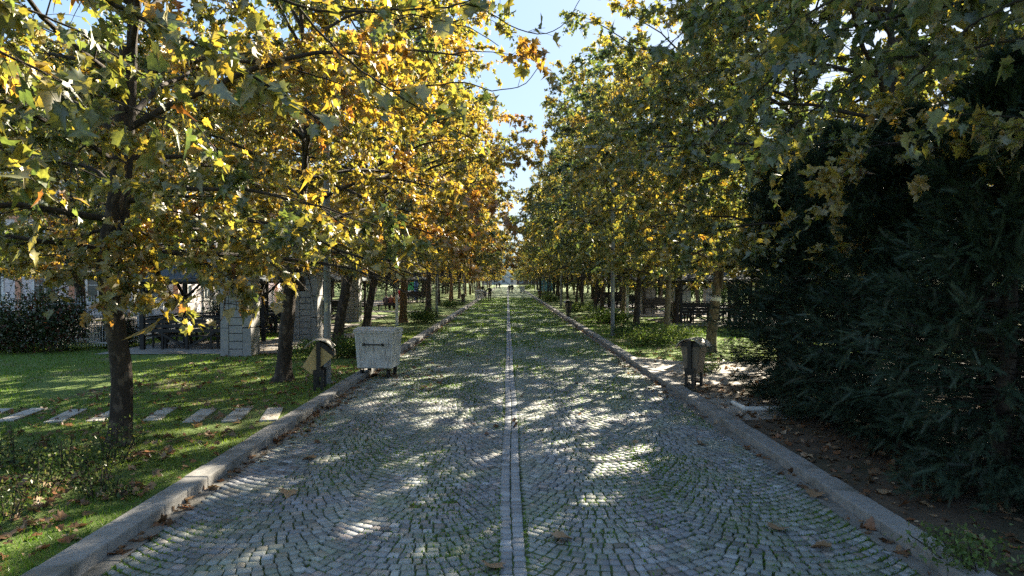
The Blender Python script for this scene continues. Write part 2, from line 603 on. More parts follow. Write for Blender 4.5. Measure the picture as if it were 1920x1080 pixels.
def cobbles():
    rng = np.random.default_rng(5)
    quads, tints = [], []
    p = 0.121
    segs = [(-3.43, -1.74), (-1.74, -0.075), (0.175, 1.83), (1.83, 3.49)]
    Y0, Y1 = 3.2, 92.0
    for si, (xa, xb) in enumerate(segs):
        c, h = (xa + xb) / 2, (xb - xa) / 2
        R = h / math.sin(R_(44))
        th0 = math.asin(h / R)
        rows = np.arange(int((Y1 - Y0) / p))
        for k in rows:
            n = 16 + int(rng.integers(0, 2))
            e = np.linspace(-th0, th0, n + 1)
            e[1:-1] += rng.normal(0, 0.010, n - 1) + (0.5 if k % 2 else 0) * (2 * th0 / n) * 0.9
            e = np.clip(e, -th0, th0)
            a, b_ = e[:-1], e[1:]
            ok = (b_ - a) > 0.035
            a, b_ = a[ok], b_[ok]
            yc = Y0 + k * p + R + rng.normal(0, 0.004) + 0.02 * math.sin(k * 0.13 + si)
            if k * p + Y0 > 50:
                gap = 0.012
            else:
                gap = 0.0075
            g = gap / R

            def pt(th, sgn):
                r = R + sgn * (p * np.cos(th) / 2 - gap)
                return np.stack([c + r * np.sin(th), yc - r * np.cos(th)], -1)
            q = np.stack([pt(a + g, 1), pt(b_ - g, 1), pt(b_ - g, -1), pt(a + g, -1)], 1)   # near-left, near-right, far-right, far-left
            quads.append(q)
            base = 0.25 + rng.normal(0, 0.052, len(a))
            warm = rng.random(len(a))
            tc = np.stack([base * 0.97, base * 1.02, base * 1.10], -1)
            tc[warm > 0.88] *= np.array([1.25, 1.05, 0.95])
            tc[warm < 0.05] *= 1.35
            tints.append(tc)
    # straight double row down the middle
    strip_q, strip_t = [], []
    for x0, x1 in ((-0.068, 0.046), (0.056, 0.168)):
        y = Y0
        while y < Y1:
            L = rng.uniform(0.105, 0.165)
            w = 0.02 * math.sin(y * 0.6)
            strip_q.append(np.array([[[x0 + w, y + 0.009], [x1 + w, y + 0.009], [x1 + w, y + L - 0.009], [x0 + w, y + L - 0.009]]]))
            bcol = 0.30 + rng.normal(0, 0.05)
            strip_t.append(np.array([[bcol * 0.96, bcol, bcol * 1.05]]))
            y += L
    def blocks(name, Q, T_, material, lift=0.0):
        rng = np.random.default_rng(6)
        n = len(Q)
        Q = Q + rng.normal(0, 0.0045, Q.shape)
        cen = Q.mean(1, keepdims=True)
        top = cen + (Q - cen) * 0.84
        z = 0.016 + lift + 0.006 * np.abs(rng.normal(0, 0.6, n)) + 0.012 * np.sin(cen[:, 0, 0] * 1.7 + 1) * np.sin(cen[:, 0, 1] * 0.9)
        z = np.clip(z, 0.006, 0.05)
        tilt = rng.normal(0, 0.0015, (n, 4))
        V = np.zeros((n, 12, 3))
        V[:, 0:4, :2], V[:, 0:4, 2] = Q, -0.01
        mid = cen + (Q - cen) * 0.975
        V[:, 4:8, :2], V[:, 4:8, 2] = mid, (z - 0.008)[:, None]
        V[:, 8:12, :2], V[:, 8:12, 2] = top, z[:, None] + tilt
        f = [(8, 9, 10, 11)]
        for i in range(4):
            j = (i + 1) % 4
            f += [(i, j, j + 4, i + 4), (i + 4, j + 4, j + 8, i + 8)]
        F = (np.arange(n)[:, None, None] * 12 + np.array(f)[None]).reshape(-1, 4)
        tag(link(name, mesh_np(name, V.reshape(-1, 3), F, material, np.repeat(T_, 12, axis=0))), kind='structure')

    Q = np.concatenate(quads)
    T_ = np.clip(np.concatenate(tints), 0.06, 0.55)
    # a few stones are missing (dark holes near the left lane's middle)
    cen = Q.mean(1)
    hole = np.zeros(len(Q), bool)
    for hx, hy, hr in ((-1.02, 7.32, 0.13), (-0.62, 7.46, 0.12)):
        hole |= np.hypot(cen[:, 0] - hx, cen[:, 1] - hy) < hr * 0.72
    blocks("road", Q[~hole], T_[~hole], M['stone'])
    blocks("road_strip", np.concatenate(strip_q), np.concatenate(strip_t), M['stone_strip'], 0.004)


cobbles()
sheet("far_road", [(-3.62, 92), (3.70, 92), (3.70, ROAD_END), (-3.62, ROAD_END)], 0.012, M['far_road'])
mb = MB()
y = 92.0
while y < ROAD_END:
    mb.box(-0.068, 0.046, y, y + 0.95, 0.0, 0.03)
    mb.box(0.056, 0.168, y, y + 0.95, 0.0, 0.03)
    y += 1.0
tag(mb.build("far_road_strip", M['kerb']), kind='structure')


def kerb(side):
    rng = random.Random(3 + side)
    g, k = MB(), MB()
    x0, x1 = (3.66, 3.93) if side > 0 else (-3.89, -3.60)
    gx0, gx1 = (3.49, 3.655) if side > 0 else (-3.595, -3.43)
    y = -6.0
    while y < 200:
        L = 0.5 if y < 120 else 2.0
        dz, dx = rng.uniform(-0.006, 0.006), rng.uniform(-0.006, 0.006)
        k.box(x0 + dx, x1 + min(dx, 0), y + 0.005, y + L - 0.005, -0.05, 0.135 + dz)
        y += L
    k.box(x0, x1, 200, ROAD_END, -0.05, 0.13)
    y = -6.0
    while y < 120:
        L = rng.uniform(0.9, 1.1)
        g.box(gx0, gx1 + rng.uniform(-0.004, 0.0), y + 0.004, y + L - 0.004, -0.04, 0.014 + rng.uniform(-0.004, 0.004))
        y += L
    g.box(gx0, gx1, 120, ROAD_END, -0.04, 0.016)
    tag(k.build("kerb", M['kerb'], bevel=0.014), kind='structure')
    tag(g.build("gutter", M['gutter'], bevel=0.004), kind='structure')


kerb(-1)
kerb(1)


def lawn(name, x0, x1, y0, y1, step):
    xs = np.arange(x0, x1 + 1e-6, step)
    ys = np.arange(y0, y1 + 1e-6, step)
    X, Y = np.meshgrid(xs, ys)
    edge = np.minimum(np.abs(X + 3.89), np.abs(X - 3.93))
    Z = LAWN + np.clip(edge, 0, 1) * 0.012 * (np.sin(X * 1.3 + 0.7 * np.sin(Y * 0.6)) * np.sin(Y * 0.9 + 0.5 * np.sin(X * 0.8)))
    V = np.stack([X, Y, Z], -1).reshape(-1, 3)
    nx = len(xs)
    i = (np.arange(len(ys) - 1)[:, None] * nx + np.arange(nx - 1)[None]).ravel()
    F = np.stack([i, i + 1, i + nx + 1, i + nx], -1)
    tag(link(name, mesh_np(name, V, F, M['turf'], smooth=True)), kind='structure')


def lawn_z(X, Y):
    edge = np.minimum(np.abs(X + 3.89), np.abs(X - 3.93))
    return LAWN + np.clip(edge, 0, 1) * 0.012 * (np.sin(X * 1.3 + 0.7 * np.sin(Y * 0.6)) * np.sin(Y * 0.9 + 0.5 * np.sin(X * 0.8)))


lawn("lawn_left", -33.89, -3.89, -6, 54, 0.25)
lawn("lawn_right", 3.93, 33.93, -6, 54, 0.25)
sheet("verge_left", [(-33.89, 54), (-3.89, 54), (-3.89, ROAD_END), (-33.89, ROAD_END)], LAWN, M['turf'])
sheet("verge_right", [(3.93, 54), (33.93, 54), (33.93, ROAD_END), (3.93, ROAD_END)], LAWN, M['turf'])
sheet("far_ground", [(-900, -6), (-33.89, -6), (-33.89, 900), (-900, 900)], LAWN, M['turf'])
sheet("far_ground", [(33.93, -6), (900, -6), (900, 900), (33.93, 900)], LAWN, M['turf'])
Z2 = 0.127
sheet("soil", [(3.9305, -4), (16, -4), (16, 15.0), (3.9305, 15.0)], Z2, M['soil'])
sheet("path", [(3.9305, 15.1), (4.6, 15.0), (16, 15.4), (30, 17), (30, 20.5), (16, 19.4), (5.2, 19.2), (3.9305, 20.4)], Z2 + 0.004, M['path'])
sheet("path", [(3.9305, 11.2), (5.6, 11.4), (6.0, 13.6), (3.9305, 14.0)], Z2 + 0.004, M['path'])
for pts in ([(-13.2, 21.3), (-7.5, 21.5), (-7.3, 23.2), (-7.8, 26.2), (-13.2, 26)], [(-9.4, 26.3), (-4.6, 28.0), (-4.6, 29.6), (-9.4, 29.5)],
            [(-14, 30.2), (-8.0, 30), (-7.8, 36), (-14, 36)], [(-14, 40), (-8.0, 39.8), (-8, 45), (-14, 45)], [(-20, 49.5), (-6.6, 49), (-6.6, 50.8), (-20, 52)],
            [(-30, 58), (-12, 60), (-9, 75), (-30, 80)]):
    sheet("path", pts, Z2 + 0.002, M['path'])
for pts in ([(8.4, 34), (16, 34), (16, 40.5), (8.4, 40.5)], [(8.4, 43), (16, 43), (16, 52), (8.4, 52)], [(8.4, 56), (20, 56), (20, 66), (8.4, 66)], [(13, 24), (26, 25), (26, 30), (14, 29)]):
    sheet("path", pts, Z2 + 0.002, M['path'])
# ------------------------------------------------------------------ plane trees
def gen_crown(seed, H=11.5, Rm=4.6, zb=2.75, nprim=34, nsec=10, nter=6, nleaf=9, leaf=0.165, T=(LEAF_V, LEAF_Z, LEAF_F), base=0.5, droop=1.0, spread=0.34, zfloor=2.6, longer=1.22):
    rng = np.random.default_rng(seed)
    stem_z0 = zb - 0.6
    # primaries
    zi = zb - 0.1 + (H - 1.0 - zb) * (np.arange(nprim) / (nprim - 1)) ** 1.15
    u = (zi - zb) / (H - zb)
    az = np.arange(nprim) * 2.399 + rng.normal(0, 0.35, nprim)
    L = Rm * np.clip(1.02 - 0.75 * u ** 2.0, 0.2, 1) * rng.uniform(0.74, 1.12, nprim) * np.where(rng.random(nprim) > 0.85, longer, 1)
    el = R_(14) + u * R_(48) + rng.normal(0, 0.10, nprim)
    K = 9
    s = np.linspace(0, 1, K)
    hor = L[:, None] * s[None]
    rise = L[:, None] * (np.tan(el)[:, None] * s[None] - (0.30 * droop * (1 - u)[:, None] + 0.10) * s[None] ** 2)
    wig = np.cumsum(rng.normal(0, 0.06, (nprim, K)), axis=1)
    wz = np.cumsum(rng.normal(0, 0.05, (nprim, K)), axis=1)
    A = az[:, None] + wig * 0.9
    sx = 0.15 * np.sin(zi * 0.5 + seed)
    sy = 0.15 * np.cos(zi * 0.6 + seed)
    prim = np.stack([sx[:, None] + hor * np.cos(A), sy[:, None] + hor * np.sin(A), zi[:, None] + rise + wz], -1)
    prim[..., 2] = np.minimum(prim[..., 2], H)
    pr = (0.009 + 0.0085 * L)[:, None] * (1 - 0.85 * s[None]) + 0.003
    # secondaries
    ts = np.linspace(0.18, 1.0, nsec)[None, :] + rng.normal(0, 0.03, (nprim, nsec))
    ts = np.clip(ts, 0.1, 1)
    fi = ts * (K - 1)
    i0 = np.clip(fi.astype(int), 0, K - 2)
    fr = fi - i0
    ar = np.arange(nprim)[:, None]
    p0 = prim[ar, i0] * (1 - fr)[..., None] + prim[ar, i0 + 1] * fr[..., None]
    pd = unit(prim[ar, i0 + 1] - prim[ar, i0])
    sl = (L[:, None] * spread * (1.15 - 0.6 * ts)) * rng.uniform(0.6, 1.25, ts.shape) + 0.25
    side = np.where(np.arange(nsec) % 2 == 0, 1.0, -1.0)[None, :] * rng.uniform(0.45, 1.15, ts.shape)
    side[:, -1] *= 0.2
    ca, sa = np.cos(side), np.sin(side)
    sdir = np.stack([pd[..., 0] * ca - pd[..., 1] * sa, pd[..., 0] * sa + pd[..., 1] * ca, pd[..., 2] * 0.6 + rng.normal(0.08, 0.32, ts.shape)], -1)
    sdir = unit(sdir)
    K2 = 5
    s2 = np.linspace(0, 1, K2)
    n2 = nprim * nsec
    p0, sdir, sl = p0.reshape(-1, 3), sdir.reshape(-1, 3), sl.ravel()
    sec = p0[:, None] + sdir[:, None] * (sl[:, None] * s2)[..., None]
    sec[..., 2] -= (0.22 * droop * sl[:, None] * s2 ** 2)
    sec += np.cumsum(rng.normal(0, 0.025, sec.shape), axis=1) * (s2 > 0)[None, :, None]
    sr = (0.005 + 0.004 * sl)[:, None] * (1 - 0.7 * s2)
    # twigs
    tt = rng.uniform(0.2, 1.0, (n2, nter))
    tt[:, 0] = 1.0
    fi = tt * (K2 - 1)
    i0 = np.clip(fi.astype(int), 0, K2 - 2)
    fr = fi - i0
    ar = np.arange(n2)[:, None]
    q0 = sec[ar, i0] * (1 - fr)[..., None] + sec[ar, i0 + 1] * fr[..., None]
    qd = unit(unit(sec[ar, i0 + 1] - sec[ar, i0]) + rng.normal(0, 0.65, (n2, nter, 3)))
    tl = rng.uniform(0.22, 0.62, (n2, nter))
    K3 = 3
    s3 = np.linspace(0, 1, K3)
    q0, qd, tl = q0.reshape(-1, 3), qd.reshape(-1, 3), tl.ravel()
    kt = np.flatnonzero(q0[:, 2] > zfloor - 0.05)
    tw = q0[:, None] + qd[:, None] * (tl[:, None] * s3)[..., None]
    tw[..., 2] -= 0.15 * tl[:, None] * s3 ** 2
    tw = tw[kt]
    trr = np.broadcast_to((0.0042 - 0.0024 * s3)[None], tw.shape[:2])
    stem = np.stack([np.interp(np.linspace(stem_z0, H - 0.4, 14), zi, sx, left=0, right=sx[-1]), np.interp(np.linspace(stem_z0, H - 0.4, 14), zi, sy, left=0), np.linspace(stem_z0, H - 0.4, 14)], -1)[None]
    stem[0, 0, :2] = 0
    stem_r = np.linspace(0.115, 0.010, 14)[None]
    Vs, Fs, o = [], [], 0
    for pa, ra, sd_ in ((stem, stem_r, 9), (prim, pr, 6), (sec, sr, 4), (tw, trr, 3)):
        v, f = tubes_np(pa, ra, sd_)
        Vs.append(v)
        Fs.append(f + o)
        o += len(v)
    limbs = mesh_np("limbs", np.concatenate(Vs), np.concatenate(Fs), M['twig'], smooth=True)
    # leaves
    n3 = len(q0)
    lt = rng.uniform(0.1, 1.05, (n3, nleaf))
    lb = q0[:, None] + qd[:, None] * (tl[:, None] * lt)[..., None]
    lb[..., 2] -= 0.15 * tl[:, None] * lt ** 2
    lb = lb.reshape(-1, 3) + rng.normal(0, 0.035, (n3 * nleaf, 3))
    n = len(lb)
    outw = unit(np.stack([lb[:, 0], lb[:, 1], 0 * lb[:, 2]], -1))
    d = unit(np.repeat(qd, nleaf, axis=0) * 0.6 + outw * 0.3 + rng.normal(0, 0.55, (n, 3)) + np.array([0, 0, -0.45]))
    nr = unit(np.array([0, 0, 1.0]) + rng.normal(0, 0.6, (n, 3)) + outw * 0.3)
    sz = leaf * rng.uniform(0.45, 1.3, n)
    V, F, k = scatter(lb, d, nr, sz, T, width=rng.uniform(0.7, 1.15, n), curl=rng.normal(0.8, 1.5, n))
    clump = np.repeat(np.repeat(rng.normal(0, 0.11, n2), nter) + rng.normal(0, 0.06, n3), nleaf)
    F = F.reshape(n, -1, F.shape[-1])
    okl = lb[:, 2] > zfloor + 0.18 * np.sin(lb[:, 0] * 1.7 + seed) * np.sin(lb[:, 1] * 1.9)
    F = F[okl].reshape(-1, F.shape[-1])
    big = 0.09 * np.sin(lb[:, 0] * 0.9 + seed) + 0.09 * np.sin(lb[:, 2] * 0.8 + 2 * seed) + 0.07 * np.sin(lb[:, 1] * 1.1 + 3 * seed)
    val = base + clump + big + rng.normal(0, 0.10, n) + 0.25 * (rng.random(n) > 0.965)
    val = np.where(val > 0.80, 0.80 + (val - 0.80) * 0.35, val)
    tint = palette(val) * rng.uniform(0.75, 1.2, n)[:, None]
    crown = mesh_np("crown", V, F, M['leaf'], np.repeat(tint, k, axis=0))
    return limbs, crown


FAR_T = (FAR_V, FAR_Z, FAR_F)
LB, RB = 0.54, 0.39
VAR = {
    'L0': gen_crown(11, base=LB, leaf=0.106, nleaf=22),
    'L1': gen_crown(12, base=LB + 0.02, leaf=0.106, H=12, nleaf=22),
    'R0': gen_crown(21, base=RB, leaf=0.112, nleaf=18, Rm=4.8, longer=1.0),
    'R1': gen_crown(22, base=RB + 0.05, leaf=0.112, nleaf=18, Rm=4.8, H=12, longer=1.0),
}
for i in range(2):
    VAR['LF%d' % i] = gen_crown(41 + i, base=LB + 0.03, nprim=32, nsec=8, nter=5, nleaf=10, leaf=0.21, T=FAR_T, Rm=5.2, H=12.5)
    VAR['RF%d' % i] = gen_crown(51 + i, base=RB + 0.1, nprim=32, nsec=8, nter=5, nleaf=10, leaf=0.21, T=FAR_T, Rm=5.2, H=12.5)


def trunk_mesh(pts, rad, material, seed=0, sides=14, rough=0.06):
    """pts: list of xyz; noise on the surface, root flare at the foot"""
    rng = np.random.default_rng(seed)
    pts = np.array(pts, float)
    rad = np.array(rad, float)
    t0 = np.linspace(0, 1, len(pts))
    n = 36
    t1 = np.linspace(0, 1, n)
    # smooth resample
    path = np.stack([np.interp(t1, t0, pts[:, i]) for i in range(3)], -1)
    for _ in range(3):
        path[1:-1] = (path[:-2] + 2 * path[1:-1] + path[2:]) / 4
    r = np.interp(t1, t0, rad)
    V, F = tubes_np(path[None], r[None], sides)
    V = V.reshape(n, sides, 3)
    q = np.arange(sides) * 2 * np.pi / sides
    ph = rng.uniform(0, 6.28, 6)
    wob = 1 + rough * np.sin(3 * q[None] + ph[0] + 4 * t1[:, None]) + rough * 0.8 * np.sin(5 * q[None] + ph[1] - 9 * t1[:, None]) + rng.normal(0, rough * 0.35, (n, sides))
    flare = 1 + np.exp(-(t1 * np.linalg.norm(pts[-1] - pts[0])) / 0.2)[:, None] * (0.5 + 0.28 * np.sin(4 * q[None] + ph[2]))
    knots = np.zeros((n, sides))
    for _ in range(5):
        a, b_ = rng.uniform(0.15, 0.9), rng.uniform(0, 6.28)
        dq = np.angle(np.exp(1j * (q[None] - b_)))
        knots += 0.16 * np.exp(-((t1[:, None] - a) / 0.018) ** 2 - (dq / 0.4) ** 2)
    V = path[:, None] + (V - path[:, None]) * (wob * flare + knots)[..., None]
    return mesh_np("trunk", V.reshape(-1, 3), F, material, smooth=True)


ORD = "first second third fourth fifth sixth seventh eighth ninth tenth eleventh twelfth thirteenth fourteenth fifteenth sixteenth seventeenth eighteenth nineteenth twentieth".split()


def plane_tree(loc, variant, label, group, tpts=None, trad=None, bark_m='bark', rz=0.0, scale=1.0, seed=0, crown_off=None, name="plane_tree", tall=1.0):
    t_ = thing(name, label, "tree", (loc[0], loc[1], LAWN - 0.02), 0, group)
    if tpts is None:
        rg = random.Random(seed)
        lx, ly = rg.uniform(-0.25, 0.25), rg.uniform(-0.25, 0.25)
        tpts = [(0, 0, 0), (lx * 0.25, ly * 0.3, 0.9), (lx * 0.6, ly * 0.6, 1.9), (lx, ly, 3.2)]
        r0 = rg.uniform(0.12, 0.16)
        trad = [r0, r0 * 0.9, r0 * 0.84, r0 * 0.74]
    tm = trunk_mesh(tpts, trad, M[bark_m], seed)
    link("trunk", tm, t_)
    ox, oy = (tpts[-1][0], tpts[-1][1]) if crown_off is None else crown_off
    limbs, crown = VAR[variant]
    for nm, me in (("limbs", limbs), ("crown", crown)):
        o = link(nm, me, t_, (ox, oy, 0), rz)
        o.scale = (scale, scale, scale * tall)
    return t_


# --- left row
def lx(px, py):
    return at(px, py, LAWN)


GL, GR = "plane trees along the left kerb", "plane trees along the right kerb"
# the nearest trunk of the left row that is in view
b1 = lx(225, 833)
k1 = b1[1] / 1250


def rel(pxs, base_px, base_py, d):
    k = d / 1250
    return [((px - base_px) * k, 0.0, (base_py - py) * k) for px, py in pxs]


tp = rel([(225, 833), (230, 770), (233, 700), (221, 620), (206, 540), (201, 480), (213, 420), (226, 330), (231, 250), (236, 150), (240, 90)], 225, 833, b1[1])
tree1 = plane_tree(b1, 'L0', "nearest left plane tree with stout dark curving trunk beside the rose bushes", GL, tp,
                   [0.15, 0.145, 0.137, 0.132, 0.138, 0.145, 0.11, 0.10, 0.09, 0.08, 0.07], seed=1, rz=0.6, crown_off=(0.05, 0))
for (px, py, w, lean, bk, lab, vr, rz) in (
        (531, 714, 27, (548, 490), 'bark', "upright plane tree with dark trunk just behind the tilted litter bin", 'L1', 2.0),
        (631, 651, 20, (664, 470), 'bark', "plane tree with black trunk leaning right beside the grey lamp post", 'L0', 3.6),
        (687, 617, 15, (704, 511), 'bark', "plane tree with leaning trunk rising behind the near dumpster", 'L1', 4.9),
        (756, 604, 14, (758, 500), 'bark_sun_tint', "plane tree with sunlit orange trunk beside the person in red", 'L0', 1.4),
        (803, 584, 11, (804, 500), 'bark', "plane tree with dark trunk left of the second left lamp post", 'L1', 0.2)):
    x, y = lx(px, py)
    k = y / 1250
    r0 = w * k / 2
    dx, hz = (lean[0] - px) * k, (py - lean[1]) * k
    plane_tree((x, y), vr, lab, GL, [(0, 0, 0), (dx * 0.22, 0, hz * 0.3), (dx * 0.6, 0.05, hz * 0.65), (dx, 0.05, hz)], [r0 * 1.02, r0 * 0.95, r0 * 0.88, r0 * 0.8], bk, rz, seed=int(px), scale=1.0 if py > 700 else 1.13, crown_off=(dx + (0.2 if py > 700 else 0.6 if py > 606 else 1.0), 0.05), tall=1.12 if py < 606 else 1.0)
yy = 61.5
i = 6
while yy < 250:
    sd_ = int(yy * 10)
    rg = random.Random(sd_)
    lab = "golden plane tree, %s along the left kerb from the near curving trunk" % ORD[i] if i < 20 else "small far golden plane tree past the twentieth in the left row"
    plane_tree((-6.15 + rg.uniform(-0.3, 0.3), yy), ('L%d' % (i % 2)) if yy < 70 else ('LF%d' % (i % 2)), lab, GL, seed=sd_, rz=rg.uniform(0, 6.28), bark_m='bark_sun_tint' if i % 3 else 'bark', scale=rg.uniform(1.02, 1.14) if yy < 100 else rg.uniform(0.9, 0.98), crown_off=((1.0 if yy < 75 else 0.6) if yy < 100 else -0.4, 0), tall=1.12 if yy < 100 else 1.0)
    yy += 7.3 if yy < 150 else 9.0
    i += 1
# --- right row
bR = lx(1332, 660)
tR = plane_tree(bR, 'R0', "plane tree with pale trunk and white paper band behind the right litter bin", GR,
                rel([(1332, 660), (1337, 610), (1343, 555), (1349, 490)], 1332, 660, bR[1]), [0.17, 0.155, 0.145, 0.13], 'bark_light', 0.8, seed=71)
zb_ = (660 - 558) * bR[1] / 1250
xb_ = (1343 - 1332) * bR[1] / 1250
MB().tube([(xb_ - 0.008, 0, zb_ - 0.09), (xb_ + 0.014, 0, zb_ + 0.09)], 0.165, 18, cap=False).build("paper_band", M['white'], tR, smooth=True)
plane_tree((6.95, 11.6), 'R1', "plane tree rising behind the dark conifers, its stem showing above them", GR, seed=73, rz=2.2, scale=0.95, tpts=[(0, 0, 0), (0.0, 0, 1.5), (-0.1, 0, 3.0), (-0.2, 0, 4.4)], trad=[0.17, 0.16, 0.15, 0.13])
plane_tree((7.0, 17.0), 'R0', "plane tree hidden to its crown by the far end of the conifer hedge", GR, seed=74, rz=4.1)
i = 3
for yy, xx in ((28.9, 6.9), (34.3, 6.6), (40.5, 7.0), (47.6, 6.75)):
    plane_tree((xx, yy), 'R%d' % (i % 2), "olive green plane tree, %s along the right kerb from the white banded trunk" % ORD[i - 2], GR, seed=int(yy * 7), rz=yy, bark_m='bark_light' if i % 2 else 'bark', crown_off=(-0.3 if yy < 33 else -0.9, 0), tall=1.0 if yy < 33 else 1.12)
    i += 1
yy = 54.5
while yy < 250:
    sd_ = int(yy * 10) + 3
    rg = random.Random(sd_)
    lab = "olive plane tree, %s along the right kerb from the white banded trunk" % ORD[i - 2] if i < 22 else "small far olive plane tree past the twentieth in the right row"
    plane_tree((6.9 + rg.uniform(-0.3, 0.3), yy), ('R%d' % (i % 2)) if yy < 70 else ('RF%d' % (i % 2)), lab, GR, seed=sd_, rz=rg.uniform(0, 6.28), scale=rg.uniform(0.94, 1.02) if yy < 100 else rg.uniform(0.9, 0.98), crown_off=((-0.9 if yy < 75 else -0.5) if yy < 100 else 0.3, 0), tall=1.12 if yy < 100 else 1.0)
    yy += 7.0 if yy < 150 else 9.0
    i += 1
# --- second rows, behind the shelters
for (xx, yy, v_, lab) in ((10.2, 14.4, 'R0', "plane tree with thick grey stem behind the conifers at the picture's right edge"),
                          (9.1, 36.0, 'RF0', "slim plane tree behind the green shrubs, left of the right barbecue pillar"),
                          (10.2, 39.5, 'RF1', "dark forked plane tree just left of the right barbecue pillar"),
                          (12.4, 43.2, 'RF0', "dark plane tree just right of the right barbecue pillar"),
                          (10.5, 54.0, 'RF0', "plane tree in second right row beside the shelter's black posts"),
                          (10.8, 63.0, 'RF1', "plane tree in second right row past the first shelter"),
                          (10.4, 75.0, 'RF0', "plane tree in second right row near the blue board"),
                          (15.5, 58.0, 'RF1', "plane tree in third right row in deep shade"),
                          (16.0, 72.0, 'RF0', "plane tree in third right row far back"),
                          (19.0, 46.0, 'RF1', "plane tree well back behind right pillar"),
                          (12.0, 95.0, 'RF0', "plane tree in second right row past the blue board"),
                          (18.0, 100.0, 'RF1', "plane tree in third right row past the blue board")):
    plane_tree((xx, yy), v_, lab, "plane trees behind the right kerb row", seed=int(xx * 31 + yy), rz=xx + yy, scale=0.78 if yy > 30 else 1.0)
for (xx, yy, v_, lab) in ((-16.5, 31.0, 'LF1', "golden plane tree behind the first shelter near the white fence"),
                          (-12.2, 29.5, 'L1', "golden plane tree standing straight behind the nearest left barbecue pillar"),
                          (-17.3, 27.2, 'L0', "golden plane tree behind the white fence and the dark shrubs"),
                          (-21.5, 34.0, 'LF0', "golden plane tree in front of the pale pink building's left half"),
                          (-13.2, 36.5, 'LF1', "golden plane tree behind the second black shelter"),
                          (-19.0, 43.0, 'LF0', "golden plane tree in front of the pale pink building's right corner"),
                          (-28.0, 36.0, 'LF1', "golden plane tree at the left edge in front of the pale pink building"),
                          (-12.5, 47.0, 'LF0', "golden plane tree behind the third barbecue pillar"),
                          (-14.5, 64.0, 'LF1', "golden plane tree on the open ground behind the seated people"),
                          (-11.0, 72.0, 'LF0', "golden plane tree beside the blue playground posts"),
                          (-18.5, 80.0, 'LF1', "slim golden plane tree on the pale open ground"),
                          (-11.5, 92.0, 'LF0', "golden plane tree in second left row past the playground"),
                          (-16.0, 105.0, 'LF1', "golden plane tree in third left row past the playground"),
                          (-24.0, 92.0, 'LF0', "golden plane tree at the back of the open ground"),
                          (-11.5, 118.0, 'LF1', "golden plane tree in second left row far along")):
    plane_tree((xx, yy), v_, lab, "plane trees behind the left kerb row", seed=int(-xx * 37 + yy), rz=xx + yy)

rg = random.Random(44)
for xx0, ya, yb, v_, side in ((10.6, 82, 150, 'RF', 'right'), (14.2, 64, 150, 'RF', 'right'), (18.2, 78, 140, 'RF', 'right'), (22.5, 60, 130, 'RF', 'right'),
                              (-10.8, 100, 160, 'LF', 'left'), (-14.6, 112, 165, 'LF', 'left'), (-20.0, 100, 160, 'LF', 'left'), (-27.0, 84, 150, 'LF', 'left')):
    yy = ya
    while yy < yb:
        plane_tree((xx0 + rg.uniform(-0.8, 0.8), yy), v_ + str(rg.randint(0, 1)), "one of the small crowded plane trees far back behind the %s kerb row" % side, "crowded far trees behind the %s row" % side,
                   seed=int(yy * 13 + abs(xx0) * 7), rz=rg.uniform(0, 6.28), scale=rg.uniform(0.7, 0.85), bark_m='bark_light' if rg.random() > 0.5 else 'bark')
        yy += rg.uniform(7, 11)


# --- the two trees beside the camera whose low branches hang into the picture
def hand_limbs(paths, rng, base, leaf=0.12, per=26, twl=0.30):
    """paths: list of (points, r0, r1, leaf density) -> limbs mesh, crown mesh"""
    Vs, Fs, o = [], [], 0
    lb, ld = [], []
    for pts, r0, r1, dens in paths:
        pts = np.array(pts, float)
        seg = np.r_[0, np.cumsum(np.linalg.norm(np.diff(pts, axis=0), axis=1))]
        n = max(8, int(seg[-1] / 0.08))
        t = np.linspace(0, seg[-1], n)
        pa = np.stack([np.interp(t, seg, pts[:, i]) for i in range(3)], -1)
        for _ in range(4):
            pa[1:-1] = (pa[:-2] + 2 * pa[1:-1] + pa[2:]) / 4
        pa[1:-1] += rng.normal(0, 0.006, (n - 2, 3))
        v, f = tubes_np(pa[None], np.linspace(r0, r1, n)[None], 7)
        Vs.append(v)
        Fs.append(f + o)
        o += len(v)
        nt_ = int(seg[-1] * dens)
        for _ in range(nt_):
            k = rng.integers(int(n * 0.15), n - 1)
            d = unit(unit(pa[min(k + 1, n - 1)] - pa[k]) + rng.normal(0, 0.7, 3))
            L = rng.uniform(0.4, 1.2) * twl
            tw = pa[k] + d * np.linspace(0, L, 4)[:, None] + np.array([0, 0, -1]) * (np.linspace(0, 1, 4) ** 2 * L * 0.25)[:, None]
            v, f = tubes_np(tw[None], np.linspace(0.003, 0.0016, 4)[None], 3)
            Vs.append(v)
            Fs.append(f + o)
            o += len(v)
            for q in range(rng.integers(2, 6)):
                lb.append(tw[rng.integers(1, 4)] + rng.normal(0, 0.02, 3))
                ld.append(d)
    lb, ld = np.array(lb), np.array(ld)
    n = len(lb)
    d = unit(ld * 0.6 + rng.normal(0, 0.5, (n, 3)) + np.array([0, 0, -0.6]))
    nr = unit(np.array([0, 0, 1.0]) + rng.normal(0, 0.6, (n, 3)))
    V, F, k = scatter(lb, d, nr, leaf * rng.uniform(0.5, 1.2, n), (LEAF_V, LEAF_Z, LEAF_F), width=rng.uniform(0.65, 1.1, n), curl=rng.normal(0.8, 1.6, n))
    tint = palette(base + rng.normal(0, 0.17, n)) * rng.uniform(0.75, 1.2, n)[:, None]
    return mesh_np("low_branches", np.concatenate(Vs), np.concatenate(Fs), M['twig'], smooth=True), mesh_np("low_leaves", V, F, M['leaf'], np.repeat(tint, k, axis=0))


